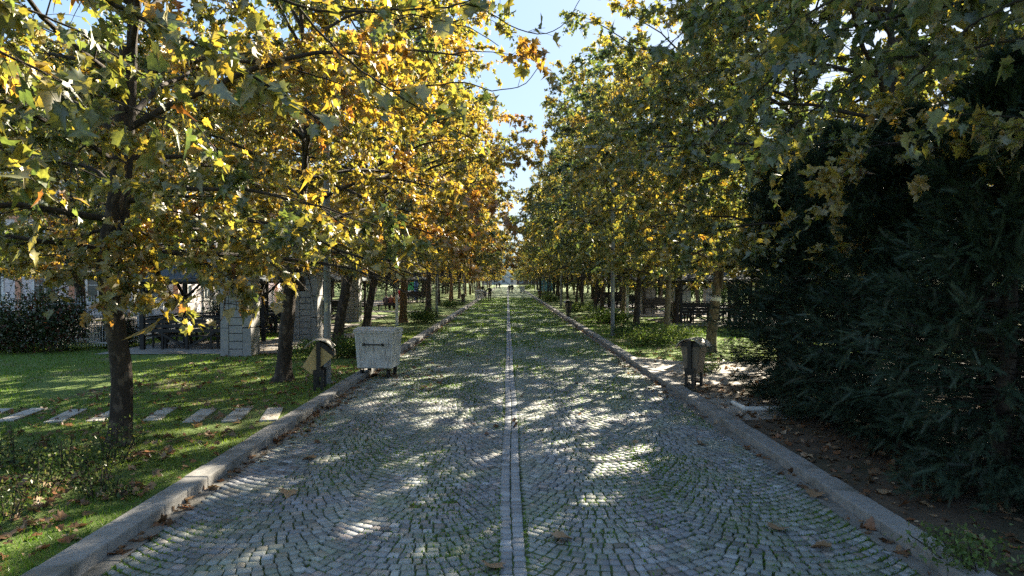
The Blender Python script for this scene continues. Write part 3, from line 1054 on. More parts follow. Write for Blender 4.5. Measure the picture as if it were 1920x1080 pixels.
def prune(me_pair, off, rz, keep):
    """drop leaves and twigs of a near tree where keep(world points) is false"""
    out = []
    for me, k in zip(me_pair, (None, len(LEAF_V))):
        n = len(me.vertices)
        V = np.zeros(n * 3, np.float32)
        me.vertices.foreach_get("co", V)
        V = V.reshape(-1, 3)
        c, s = math.cos(rz), math.sin(rz)
        Wd = np.stack([V[:, 0] * c - V[:, 1] * s + off[0], V[:, 0] * s + V[:, 1] * c + off[1], V[:, 2] + LAWN], -1)
        ok = keep(Wd)
        m2 = me.copy()
        bm = bmesh.new()
        bm.from_mesh(m2)
        bm.verts.ensure_lookup_table()
        if k:
            okl = ok.reshape(-1, k).all(1)
            okl &= np.random.default_rng(4).random(len(okl)) > 0.35
            ok = np.repeat(okl, k)
        bmesh.ops.delete(bm, geom=[bm.verts[i] for i in np.nonzero(~ok)[0]], context='VERTS')
        bm.to_mesh(m2)
        bm.free()
        out.append(m2)
    return out


def proj(Wd):
    y = np.maximum(Wd[:, 1], 0.05)
    return 952 + 1250 * Wd[:, 0] / y, 524.5 + 1250 * (2.5 - Wd[:, 2]) / y, Wd[:, 1]


rng = np.random.default_rng(31)
dd = b1[1]
st = (b1[0], dd, 3.3)
low1 = [([st, P(270, 470, dd - 0.5), P(310, 525, dd - 0.9), P(345, 590, dd - 1.1)], 0.022, 0.004, 24),
        ([st, P(250, 430, dd - 0.5), P(350, 470, dd - 1.0), P(430, 520, dd - 1.3), P(470, 565, dd - 1.4)], 0.022, 0.004, 24),
        ([st, P(190, 470, dd - 0.3), P(140, 500, dd - 0.6), P(105, 545, dd - 0.8)], 0.02, 0.004, 24),
        ([st, P(220, 480, dd - 0.5), P(250, 530, dd - 1.0), P(275, 575, dd - 1.3)], 0.018, 0.004, 24),
        ([st, P(130, 452, dd - 0.1), P(0, 460, dd - 0.2), P(-120, 500, dd - 0.2)], 0.03, 0.01, 14),
        ([st, P(230, 500, dd - 0.9), P(215, 540, dd - 1.4), P(190, 575, dd - 1.6)], 0.016, 0.004, 18),
        ([st, P(300, 400, dd - 0.6), P(420, 430, dd - 1.2), P(520, 500, dd - 1.6), P(560, 545, dd - 1.7)], 0.022, 0.004, 20)]
lm, lc = hand_limbs(low1, rng, 0.60, leaf=0.13)
for nm, me in (("low_branches", lm), ("low_leaves", lc)):
    link(nm, me, tree1, (-b1[0], -b1[1], -(LAWN - 0.02)))


def keep_left(Wd):
    px, py, d = proj(Wd)
    near = np.linalg.norm(Wd - np.array([0, 0, 2.5]), axis=1) < 4.1
    return ~near & (Wd[:, 0] < -1.9) & ~((Wd[:, 2] < 3.0) & (Wd[:, 1] < 7))


def keep_right(Wd):
    near = np.linalg.norm(Wd - np.array([0, 0, 2.5]), axis=1) < 4.1
    return ~near & (Wd[:, 0] > 2.3) & ~((Wd[:, 2] < 3.55) & (Wd[:, 1] < 8))


VAR['L9'] = prune(VAR['L1'], (-6.0, 2.4), 1.0, keep_left)
VAR['R9'] = prune(VAR['R1'], (6.9, 3.6), 2.0, keep_right)
tL = plane_tree((-6.0, 2.4), 'L9', "plane tree just outside the left edge whose low branches hang across the top left", GL, seed=81, rz=1.0, tpts=[(0, 0, 0), (0, 0, 1.2), (0, 0, 2.2), (0, 0, 3.3)], trad=[0.18, 0.17, 0.15, 0.13])
tRr = plane_tree((6.9, 3.6), 'R9', "plane tree just outside the right edge whose low branches hang across the top right", GR, seed=82, rz=2.0, tpts=[(0, 0, 0), (0, 0, 1.2), (0, 0, 2.2), (0, 0, 3.3)], trad=[0.17, 0.16, 0.14, 0.12])
rng = np.random.default_rng(9)
st = (-5.95, 2.45, 4.3)
low = [([st, (-4.2, 3.0, 4.6), P(150, -60, 3.7), P(190, 0, 3.9), P(400, 100, 4.3), P(520, 170, 4.5), P(612, 232, 4.7)], 0.035, 0.007, 14),
       ([st, P(-60, 60, 3.9), P(0, 95, 4.0), P(130, 160, 4.2), P(250, 200, 4.4), P(330, 235, 4.5)], 0.022, 0.005, 16),
       ([st, (-4.0, 3.6, 4.9), P(430, -40, 4.6), P(600, 28, 4.9), P(760, 22, 5.2), P(850, 20, 5.4), P(885, 2, 5.5)], 0.024, 0.007, 6),
       ([P(862, 15, 5.42), P(885, 2, 5.5), P(940, 45, 5.6), P(980, 62, 5.65), P(1025, 71, 5.7), P(1065, 45, 5.75), P(1090, -4, 5.8)], 0.006, 0.003, 2.2),
       ([P(560, 15, 4.85), P(640, 108, 5.0), P(735, 172, 5.2), P(830, 235, 5.3), P(890, 262, 5.4)], 0.010, 0.004, 5),
       ([P(735, 172, 5.2), P(800, 162, 5.35), P(870, 156, 5.5), P(920, 166, 5.6), P(965, 180, 5.7), P(1003, 145, 5.75), P(1016, 120, 5.8)], 0.007, 0.003, 1.6),
       ([P(640, 15, 5.0), P(690, 20, 5.1), P(860, 45, 5.3), P(905, 65, 5.35), P(935, 88, 5.4)], 0.006, 0.003, 3),
       ([st, P(-200, 150, 4.2), P(0, 270, 4.6), P(60, 330, 4.8), P(110, 400, 5.0)], 0.02, 0.004, 15),
       ([st, P(-100, -20, 4.6), P(120, 40, 5.2), P(330, 180, 5.8), P(420, 300, 6.2)], 0.02, 0.004, 14)]
lm, lc = hand_limbs(low, rng, 0.42)
for nm, me in (("low_branches", lm), ("low_leaves", lc)):
    o = link(nm, me, tL, (6.0, -2.4, -(LAWN - 0.02)))
st = (6.85, 3.7, 4.6)
low = [([st, P(1750, -80, 4.6), P(1620, -30, 5.0), P(1500, 30, 5.4), P(1420, 110, 5.7)], 0.024, 0.006, 15),
       ([st, (5.0, 5.2, 5.0), P(1560, 60, 6.0), P(1420, 170, 6.3), P(1330, 260, 6.6)], 0.022, 0.006, 16),
       ([st, (5.0, 5.4, 4.6), P(1640, 120, 6.0), P(1530, 200, 6.4), P(1450, 270, 6.8), P(1400, 310, 7.0)], 0.022, 0.006, 15),
       ([st, (4.6, 5.0, 5.2), P(1420, -60, 6.0), P(1320, 20, 6.4), P(1240, 100, 6.8)], 0.02, 0.005, 15),
       ([st, P(1900, 0, 5.0), P(1800, 60, 5.3), P(1700, 160, 5.6)], 0.02, 0.006, 8)]
lm, lc = hand_limbs(low, rng, 0.22)
for nm, me in (("low_branches", lm), ("low_leaves", lc)):
    o = link(nm, me, tRr, (-6.9, -3.6, -(LAWN - 0.02)))


# ------------------------------------------------------------------ conifers
def gen_conifer(seed, H, Rb, nb=520):
    rng = np.random.default_rng(seed)
    z = 0.12 + (H - 0.25) * rng.random(nb) ** 0.95
    u = z / H
    L = Rb * np.clip(1.02 - u ** 2.2, 0.06, 1) * (0.86 + 0.14 * np.sin(z * 3 + seed)) * rng.uniform(0.7, 1.1, nb) * np.clip(0.72 + u * 2, 0.6, 1)
    az = rng.uniform(0, 2 * np.pi, nb)
    K = 6
    s = np.linspace(0, 1, K)
    hor = L[:, None] * s
    rise = L[:, None] * ((0.05 + 0.55 * u)[:, None] * s + 0.12 * s ** 2 - (0.32 * (1 - u))[:, None] * s)
    pa = np.stack([hor * np.cos(az)[:, None], hor * np.sin(az)[:, None], z[:, None] + rise], -1)
    pa += np.cumsum(rng.normal(0, 0.02, pa.shape), axis=1)
    pa[..., 2] = np.maximum(pa[..., 2], 0.06)
    v1, f1 = tubes_np(pa, (0.004 + 0.006 * L)[:, None] * (1 - 0.8 * s), 3)
    tz = np.linspace(0, H * 0.96, 16)
    v0, f0 = tubes_np(np.stack([0.05 * np.sin(tz), 0.05 * np.cos(tz * 1.3), tz], -1)[None], np.linspace(0.11, 0.012, 16)[None], 10)
    trunk = mesh_np("trunk", np.concatenate([v0, v1]), np.concatenate([f0, f1 + len(v0)]), M['twig'], smooth=True)
    ns = 50
    tt = 1 - 0.8 * rng.random((nb, ns)) ** 1.4
    fi = tt * (K - 1)
    i0 = np.clip(fi.astype(int), 0, K - 2)
    fr = (fi - i0)[..., None]
    ar = np.arange(nb)[:, None]
    b0 = (pa[ar, i0] * (1 - fr) + pa[ar, i0 + 1] * fr).reshape(-1, 3)
    bd = unit(pa[ar, i0 + 1] - pa[ar, i0]).reshape(-1, 3)
    n = len(b0)
    d = unit(bd + rng.normal(0, 0.5, (n, 3)) + np.array([0, 0, 0.05]))
    nr = unit(np.array([0, 0, 1.0]) + rng.normal(0, 0.5, (n, 3)))
    V, F, k = scatter(b0 + rng.normal(0, 0.03, (n, 3)), d, nr, rng.uniform(0.09, 0.20, n), (CO_V, CO_Z, CO_F), width=rng.uniform(0.55, 1.0, n))
    g = rng.uniform(0.6, 1.3, n)[:, None]
    tint = np.array([0.044, 0.072, 0.046]) * g
    tint[rng.random(n) > 0.97] = (0.06, 0.06, 0.03)
    V[:, 2] = np.maximum(V[:, 2], 0.02)
    return trunk, mesh_np("foliage", V, F, M['needle'], np.repeat(tint, k, axis=0))


CON = [gen_conifer(3, 4.6, 1.5, 620), gen_conifer(4, 4.4, 1.55, 620)]
for (x, y, v_, rz, sc, lab) in ((5.3, 7.1, 0, 0.3, 1.06, "nearest dark conifer of the hedge, with bare trunk foot over leaf litter"),
                                (5.6, 9.3, 1, 1.7, 1.08, "second dark conifer of the hedge counting from the camera"),
                                (5.7, 11.3, 0, 3.9, 1.1, "third dark conifer of the hedge, behind the white bent tube"),
                                (5.6, 13.2, 1, 5.0, 1.1, "farthest dark conifer of the hedge, nearest the right litter bin"),
                                (7.3, 8.4, 1, 2.2, 1.15, "dark conifer in back of the hedge at the picture's right edge")):
    t_ = thing("conifer", lab, "tree", (x, y, Z2 - 0.01), 0, "dark conifers in the right hedge")
    for nm, me in zip(("trunk", "foliage"), CON[v_]):
        o = link(nm, me, t_, (0, 0, 0), rz)
        o.scale = (sc, sc, sc)


# ------------------------------------------------------------------ shrubs
def shrub_mesh(seed, rx, ry, h, n, leaf, cols, stems=14, up=0.5, T=(OV_V, OV_Z, OV_F)):
    rng = np.random.default_rng(seed)
    # stems fan out of the ground, leaves gather round their upper parts
    a = rng.uniform(0, 2 * np.pi, stems)
    rr = np.sqrt(rng.random(stems))
    foot = np.stack([rx * 0.45 * rr * np.cos(a), ry * 0.45 * rr * np.sin(a), 0 * a], -1)
    tip = np.stack([rx * rr * np.cos(a + rng.normal(0, .3, stems)), ry * rr * np.sin(a + rng.normal(0, .3, stems)), h * rng.uniform(0.6, 1.08, stems) * (1.05 - 0.45 * rr ** 2)], -1)
    K = 5
    s = np.linspace(0, 1, K)[None, :, None]
    pa = foot[:, None] * (1 - s) + tip[:, None] * s + np.array([0, 0, 1]) * (0.18 * h * s * (1 - s))
    v, f = tubes_np(pa, np.broadcast_to(np.linspace(0.011, 0.004, K), (stems, K)), 4)
    st_me = mesh_np("stems", v, f, M['twig'])
    i = rng.integers(0, stems, n)
    t = rng.uniform(0.15, 1.05, n) ** 0.7
    base = foot[i] * (1 - t)[:, None] + tip[i] * t[:, None] + rng.normal(0, 1, (n, 3)) * np.array([rx, ry, h * 0.6]) * (0.20 if stems > 10 else 0.14)
    base[:, 2] = np.clip(np.abs(base[:, 2]), 0.02, None)
    d = unit(rng.normal(0, 0.8, (n, 3)) + np.array([0, 0, up]))
    nr = unit(np.array([0, 0, 1.0]) + rng.normal(0, 0.7, (n, 3)))
    V, F, k = scatter(base, d, nr, leaf * rng.uniform(0.6, 1.3, n), T, width=rng.uniform(0.8, 1.3, n))
    cols = np.array(cols)
    tint = cols[rng.integers(0, len(cols), n)] * rng.uniform(0.7, 1.25, n)[:, None]
    return st_me, mesh_np("foliage", V, F, M['shrub'], np.repeat(tint, k, axis=0))


def shrub(name, label, loc, me, rz=0.0, sc=1.0, group=None, cat="shrub"):
    t_ = thing(name, label, cat, (loc[0], loc[1], lawn_z(np.array(loc[0]), np.array(loc[1])) - 0.02), rz, group)
    for nm, m_ in zip(("stems", "foliage"), me):
        o = link(nm, m_, t_)
        o.scale = (sc, sc, sc)
    return t_


GREEN = [(0.03, 0.06, 0.018), (0.045, 0.085, 0.022), (0.07, 0.11, 0.03), (0.10, 0.15, 0.04)]
PALE = [(0.07, 0.12, 0.03), (0.12, 0.18, 0.05), (0.17, 0.21, 0.08), (0.09, 0.13, 0.05)]
ROSE = [(0.035, 0.065, 0.02), (0.05, 0.09, 0.03), (0.09, 0.13, 0.04), (0.16, 0.17, 0.07)]
DARK = [(0.018, 0.034, 0.013), (0.028, 0.05, 0.018), (0.05, 0.075, 0.03), (0.16, 0.17, 0.12), (0.09, 0.03, 0.02)]
rose = [shrub_mesh(5, 0.5, 0.45, 0.55, 560, 0.05, ROSE, 12), shrub_mesh(6, 0.55, 0.5, 0.42, 560, 0.048, ROSE, 12)]
for i, (px, py, sc, lab) in enumerate(((205, 868, 1.0, "tall leggy rose bush at the foot of the nearest left trunk"), (120, 885, 1.05, "rose bush with a sunlit orange leaf, left of the trunk's own bush"),
                                       (35, 870, 0.9, "rose bush standing on the sunlit bare patch at the left edge"), (185, 930, 0.9, "low rose bush nearest the kerb, among brown fallen leaves"),
                                       (70, 930, 0.8, "low shaded rose bush between the leaf piles"), (12, 975, 0.8, "low rose bush in the lower left corner"))):
    x, y = lx(px, py)
    shrub("rose_bush", lab, (x, y), rose[i % 2], i * 1.3, sc, "rose bushes on the left verge", "bush")
big = shrub_mesh(7, 1.5, 1.1, 2.05, 9000, 0.11, DARK, 30, 0.2)
for (x, y, rz, sc, lab) in ((-15.4, 22.2, 0.3, 1.0, "large dark shrub in front of the white fence, left of the near trunk"), (-13.9, 23.9, 2.0, 0.6, "dark shrub against the white fence just behind the near trunk"),
                            (-11.2, 27.6, 4.0, 0.8, "green bush seen through the first shelter's posts"), (-17.6, 22.8, 5.0, 0.75, "dark shrub at the left edge in front of the fence gate post")):
    shrub("fence_shrub", lab, (x, y), big, rz, sc, "dark shrubs by the white fence")
red = shrub_mesh(8, 0.9, 0.5, 0.7, 1500, 0.07, [(0.14, 0.03, 0.02), (0.2, 0.08, 0.03), (0.05, 0.07, 0.02), (0.22, 0.15, 0.08)], 14)
shrub("red_shrub", "low red leaved shrub at the foot of the white fence by the left edge", (-17.0, 21.2), red, 0, 1.0)
ver = [shrub_mesh(9, 1.1, 0.9, 0.75, 2600, 0.085, GREEN, 18), shrub_mesh(10, 1.2, 0.9, 0.7, 2600, 0.08, PALE, 18)]
for i, (px, py, v_, sc, lab) in enumerate(((655, 668, 0, 0.9, "leafy green shrub between leaning trunk and near dumpster"), (575, 672, 0, 0.8, "green shrub behind the tilted litter bin"),
                                           (790, 606, 0, 1.1, "dark green shrub on left verge before the second lamp post"), (850, 578, 0, 1.0, "green shrub on left verge by the far litter bin"),
                                           (1225, 648, 1, 1.0, "pale green shrub right of the right lamp post"), (1262, 640, 1, 1.05, "broad pale green shrub left of the white banded trunk"),
                                           (1185, 632, 0, 0.85, "dark green shrub close behind the right lamp post"), (1125, 606, 0, 1.1, "green shrub left of the right lamp post"),
                                           (1160, 606, 0, 0.9, "green shrub by the white marker post on the right"), (1085, 585, 1, 1.1, "pale shrub behind the second right litter bin"),
                                           (1034, 566, 1, 1.3, "pale shrub by the second right lamp post"), (1020, 556, 1, 1.2, "pale shrub in front of the blue board"),
                                           (985, 543, 1, 2.0, "far pale shrub by the right kerb past the far dumpster"))):
    x, y = lx(px, py)
    shrub("verge_shrub", lab, (x, y), ver[v_], i * 1.1, sc, "shrubs on the verges")


# long clipped hedges far behind both rows close the view under the crowns
def hedge(label, x0, y0, x1, y1, h, w, n, leaf, cols):
    rng = np.random.default_rng(int(abs(x0 * 7 + y0)))
    t_ = thing("hedge", label, "hedge", (x0, y0, LAWN - 0.02), 0)
    L = math.hypot(x1 - x0, y1 - y0)
    u = rng.random(n)
    a = rng.normal(0, 0.36, n) * w
    hh = h * (0.85 + 0.12 * np.sin(u * L * 0.9) + 0.08 * np.sin(u * L * 2.3 + 1))
    z = hh * np.sqrt(rng.random(n)) * np.clip(1.05 - (a / w) ** 2, 0.2, 1)
    dx, dy = (x1 - x0) / L, (y1 - y0) / L
    B = np.stack([u * L * dx - a * dy, u * L * dy + a * dx, z], -1)
    d = unit(rng.normal(0, 0.8, (n, 3)) + np.array([0, 0, 0.4]))
    V, F, k = scatter(B, d, unit(rng.normal(0, 1, (n, 3)) + np.array([0, 0, 0.6])), leaf * rng.uniform(0.6, 1.3, n), (OV_V, OV_Z, OV_F), width=rng.uniform(0.9, 1.5, n))
    cols = np.array(cols)
    tint = cols[rng.integers(0, len(cols), n)] * rng.uniform(0.7, 1.25, n)[:, None]
    link("foliage", mesh_np("foliage", V, F, M['shrub'], np.repeat(tint, k, axis=0)), t_)
    m_ = int(L / 1.5)
    s_ = np.linspace(0.02, 0.98, m_)
    pa = np.stack([np.stack([s_ * L * dx, s_ * L * dy, 0 * s_], -1), np.stack([s_ * L * dx + 0.1, s_ * L * dy, 0 * s_ + h * 0.7], -1)], 1)
    v, f = tubes_np(pa, np.full((m_, 2), 0.03), 5)
    link("stems", mesh_np("stems", v, f, M['twig']), t_)


hedge("long dark hedge on the right behind the shelters", 19, 24, 21, 120, 2.6, 1.4, 16000, 0.24, DARK[:3] + GREEN[:2])
hedge("dark hedge on the right running across behind the third row of trees", 8.5, 150, 40, 140, 3.0, 1.6, 9000, 0.34, DARK[:3] + GREEN[:2])
hedge("grey green hedge at the far edge of the open ground on the left", -46, 112, -9, 135, 3.0, 1.6, 10000, 0.32, GREEN)


weed = shrub_mesh(12, 0.55, 0.35, 0.32, 700, 0.05, PALE, 12)
for px, py, lab in ((1850, 1065, "low green weeds at the bottom right corner behind the kerb"), (1330, 700, "low weeds at the edge of the right paving behind the bin")):
    x, y = at(px, py, Z2)
    shrub("weed_clump", lab, (x, y), weed, px * 0.1, 1.0)


# ------------------------------------------------------------------ grass and fallen leaves (uncountable)
def grass():
    rng = np.random.default_rng(17)
    # left lawn, thinner with distance
    n = 150000
    d = 4.5 + (30 - 4.5) * rng.random(n) ** 1.6
    x = -3.9 - rng.random(n) * np.minimum(18, 2.5 + d * 0.72)
    n2 = 26000
    d2 = 19.5 + 22 * rng.random(n2)
    x2 = 3.95 + rng.random(n2) * 9
    X, Y = np.r_[x, x2], np.r_[d, d2]
    bare = (np.sin(X * 0.9 + 1.2 * np.sin(Y * 0.5)) * np.sin(Y * 0.7 + 0.9 * np.sin(X * 0.6)) > 0.55)
    bare |= np.hypot((X + 8.0) / 2.2, (Y - 9.6) / 0.5) < 1
    bare |= (np.abs(X + 4.75 + 0.1 * np.sin(Y * 2)) < 0.17) & (Y < 8.5)
    for cx in SLABS:
        bare |= (np.abs(X - cx + 0.19 * (Y - 11.75)) < 0.13) & (np.abs(Y - 11.75) < 0.54)
    pad = (X < -7.3) & (X > -13.2) & (Y > 21.3) & (Y < 26.2)
    pad |= (Y > 26.2 + 0.35 * (X + 9.4)) & (Y < 29.6) & (Y > 26.3) & (X < -4.6) & (X > -9.4)
    keep = (~bare | (rng.random(len(X)) > 0.86)) & ~pad
    X, Y = X[keep], Y[keep]
    n = len(X)
    B = np.stack([X, Y, lawn_z(X, Y) - 0.004], -1)
    dirs = np.stack([rng.normal(0, 0.55, n), rng.normal(0, 0.55, n), np.ones(n)], -1)
    nr = rng.normal(0, 1, (n, 3))
    wide = 1.0 + np.clip((Y - 8) / 9, 0, 2.5)
    V, F, k = scatter(B, dirs, nr, rng.uniform(0.03, 0.075, n), (BL_V, BL_Z, BL_F), width=0.14 * wide * rng.uniform(0.8, 1.4, n))
    tone = 0.5 + 0.5 * np.sin(X * 0.7 + np.sin(Y * 0.4) * 2)
    g = rng.uniform(0.7, 1.3, n)[:, None]
    tint = (np.array([0.10, 0.19, 0.022]) * (1 - tone[:, None] * 0.6) + np.array([0.23, 0.29, 0.035]) * tone[:, None] * 0.6) * g
    tint[rng.random(n) > 0.93] = (0.20, 0.17, 0.07)
    tag(link("lawn_grass", mesh_np("lawn_grass", V, F, M['grass'], np.repeat(tint, k, axis=0))), "short green grass growing on the verges beside the kerbs", "grass", kind='stuff')


def joint_grass():
    rng = np.random.default_rng(18)
    n = 230000
    Y = 4.2 + (92 - 4.2) * rng.random(n) ** 1.45
    X = rng.uniform(-3.42, 3.48, n)
    dens = 0.5 + 0.5 * np.sin(X * 1.9 + 1.3 * np.sin(Y * 0.55)) * np.sin(Y * 0.8 + 1.1 * np.sin(X * 1.3))
    dens = dens * 0.65 + 0.35 * rng.random(n) + np.clip((Y - 9) / 50, 0, 0.42)
    k_ = dens > 0.5
    X, Y = X[k_], Y[k_]
    # draw each tuft onto the nearest joint between two arcs
    p = 0.121
    xa = np.select([X < -1.74, X < -0.07, X < 1.83], [-2.585, -0.9075, 1.0025], 2.66)
    h = np.select([X < -1.74, X < -0.07, X < 1.83], [0.845, 0.8325, 0.8275], 0.83)
    R = h / math.sin(R_(44))
    off = R - np.sqrt(np.maximum(R * R - (X - xa) ** 2, 0.01))
    Y = (np.round((Y - 3.2 - off) / p + 0.5) - 0.5) * p + 3.2 + off + rng.normal(0, 0.010, len(X))
    edge = rng.random(len(X)) > 0.9
    X = np.where(edge & (np.abs(X) < 1.2), np.where(X < 0, -0.078, 0.178) + rng.normal(0, 0.012, len(X)), X)
    ok = (X < -0.07) | (X > 0.17)
    X, Y = X[ok], Y[ok]
    n = len(X)
    B = np.stack([X, Y, np.full(n, 0.004)], -1)
    dirs = np.stack([rng.normal(0, 0.7, n), rng.normal(0, 0.7, n), np.ones(n)], -1)
    sz = rng.uniform(0.02, 0.05, n) * (1 + np.clip((Y - 10) / 40, 0, 0.5))
    V, F, k = scatter(B, dirs, rng.normal(0, 1, (n, 3)), sz, (BL_V, BL_Z, BL_F), width=rng.uniform(0.3, 0.8, n))
    tint = np.array([0.12, 0.20, 0.035]) * rng.uniform(0.6, 1.4, n)[:, None]
    tag(link("joint_grass", mesh_np("joint_grass", V, F, M['grass'], np.repeat(tint, k, axis=0))), "grass tufts sprouting in the joints between the cobbles", "grass", kind='stuff')


def litter():
    rng = np.random.default_rng(19)
    spots = []

    def add(n, x0, x1, y0, y1, z):
        x, y = rng.uniform(x0, x1, n), y0 + (y1 - y0) * rng.random(n) ** 1.3
        spots.append(np.stack([x, y, np.full(n, z)], -1))

    def pile(cx, cy, r, n, z):
        a, rr = rng.uniform(0, 6.28, n), np.abs(rng.normal(0, r, n))
        spots.append(np.stack([cx + rr * np.cos(a), cy + rr * np.sin(a), z + 0.02 + 0.05 * np.exp(-rr / r) * rng.random(n)], -1))
    for px, py, r, n in ((80, 985, 0.16, 16), (110, 950, 0.2, 14), (215, 925, 0.22, 22), (150, 900, 0.4, 40), (60, 915, 0.35, 40), (20, 905, 0.3, 40), (320, 826, 0.25, 16), (400, 820, 0.25, 12), (250, 920, 0.2, 14), (30, 1000, 0.25, 12),
                         (260, 858, 0.4, 20), (640, 690, 0.6, 40), (620, 700, 0.5, 30)):
        x, y = lx(px, py)
        pile(x, y, r, n, LAWN)
    add(420, -9, -4.0, 6, 26, LAWN + 0.02)
    add(400, -3.62, -3.2, 9, 60, 0.02)
    add(280, -3.6, -3.44, 6, 40, 0.022)
    add(140, 3.5, 3.65, 5, 40, 0.022)
    add(1200, -9, -3.95, 5, 24, LAWN + 0.02)
    add(90, -3.3, -1.6, 15, 20, 0.03)
    add(260, -3.4, 3.4, 10, 90, 0.03)
    add(420, 3.2, 3.62, 14, 70, 0.02)
    add(2200, 3.95, 9.0, 4.5, 15, Z2 + 0.012)
    add(500, 3.95, 7, 15, 45, LAWN + 0.05)
    B = np.concatenate(spots)
    n = len(B)
    a = rng.uniform(0, 6.28, n)
    dirs = np.stack([np.cos(a), np.sin(a), rng.normal(0.03, 0.10, n)], -1)
    nr = unit(np.array([0, 0, 1.0]) + rng.normal(0, 0.28, (n, 3)))
    V, F, k = scatter(B, dirs, nr, rng.uniform(0.035, 0.14, n) , (LEAF_V, LEAF_Z * 1.5, LEAF_F), width=rng.uniform(0.5, 1.1, n), curl=rng.normal(0.3, 0.8, n))
    cols = np.array([(0.27, 0.18, 0.11), (0.20, 0.12, 0.07), (0.13, 0.08, 0.05), (0.34, 0.25, 0.16), (0.25, 0.12, 0.06)])
    tint = cols[rng.integers(0, 5, n)] * rng.uniform(0.6, 1.2, n)[:, None]
    tag(link("leaf_litter", mesh_np("leaf_litter", V, F, M['dry'], np.repeat(tint, k, axis=0))), "brown fallen leaves strewn on the verges and along the gutters", "leaves", kind='stuff')


SLABS = []
for px in (-20, 41, 130, 205, 299, 379, 445, 508):
    SLABS.append((px - 952) * 11.75 / 1250)
slab_lab = ["worn pale stepping slab cut by the left edge", "stepping slab first in from the left edge", "stepping slab second in from the left edge, left of the trunk", "stepping slab half hidden by the near trunk",
            "stepping slab just right of the near trunk", "stepping slab in the middle between trunk and kerb", "stepping slab second from the left kerb", "stepping slab closest to the left kerb"]
for i, x in enumerate(SLABS):
    mb = MB().box(-0.14, 0.14, -0.56, 0.56, -0.05, 0.014)
    o = mb.build("stepping_slab", M['slab'], bevel=0.008, loc=(x, 11.75 + 0.06 * math.sin(i * 2.1), LAWN + 0.012), rz=R_(11) + 0.05 * math.sin(i * 3.7))
    tag(o, slab_lab[i], "slab", "stepping slabs across the left lawn")
grass()
joint_grass()
litter()

LEAVES = [(1043, 1016, 0.4, "curled brown leaf on the cobbles right of the pale double row"), (925, 1074, 1.7, "brown leaf on the pale double row at the bottom edge"), (1560, 1036, 2.6, "brown leaf on the right lane near the bottom right kerb"),
          (1458, 1001, 0.9, "pale leaf on the right lane, above the one by the bottom right kerb"), (1535, 930, 4.0, "pale leaf lying on the right gutter beside the kerb"), (588, 863, 3.0, "pale leaf lying alone on the left lane below the dumpster"), (540, 925, 5.0, "small tan leaf on the left lane near the left kerb"),
          (345, 942, 2.0, "light leaf resting against the left gutter")]
rng = np.random.default_rng(77)
for px, py, a, lab in LEAVES:
    x, y = at(px, py, 0.02)
    V, F, k = scatter(np.array([[0, 0, 0.03]]), np.array([[math.cos(a), math.sin(a), 0.06]]), np.array([[0.15, 0.1, 1.0]]), [0.2], (LEAF_V, LEAF_Z * 1.8, LEAF_F))
    o = link("fallen_leaf", mesh_np("fallen_leaf", V, F, M['dry'], np.array([0.30, 0.2, 0.12]) * rng.uniform(0.8, 1.3)), loc=(x, y, 0.02))
    tag(o, lab, "leaf", "fallen leaves on the cobbles")


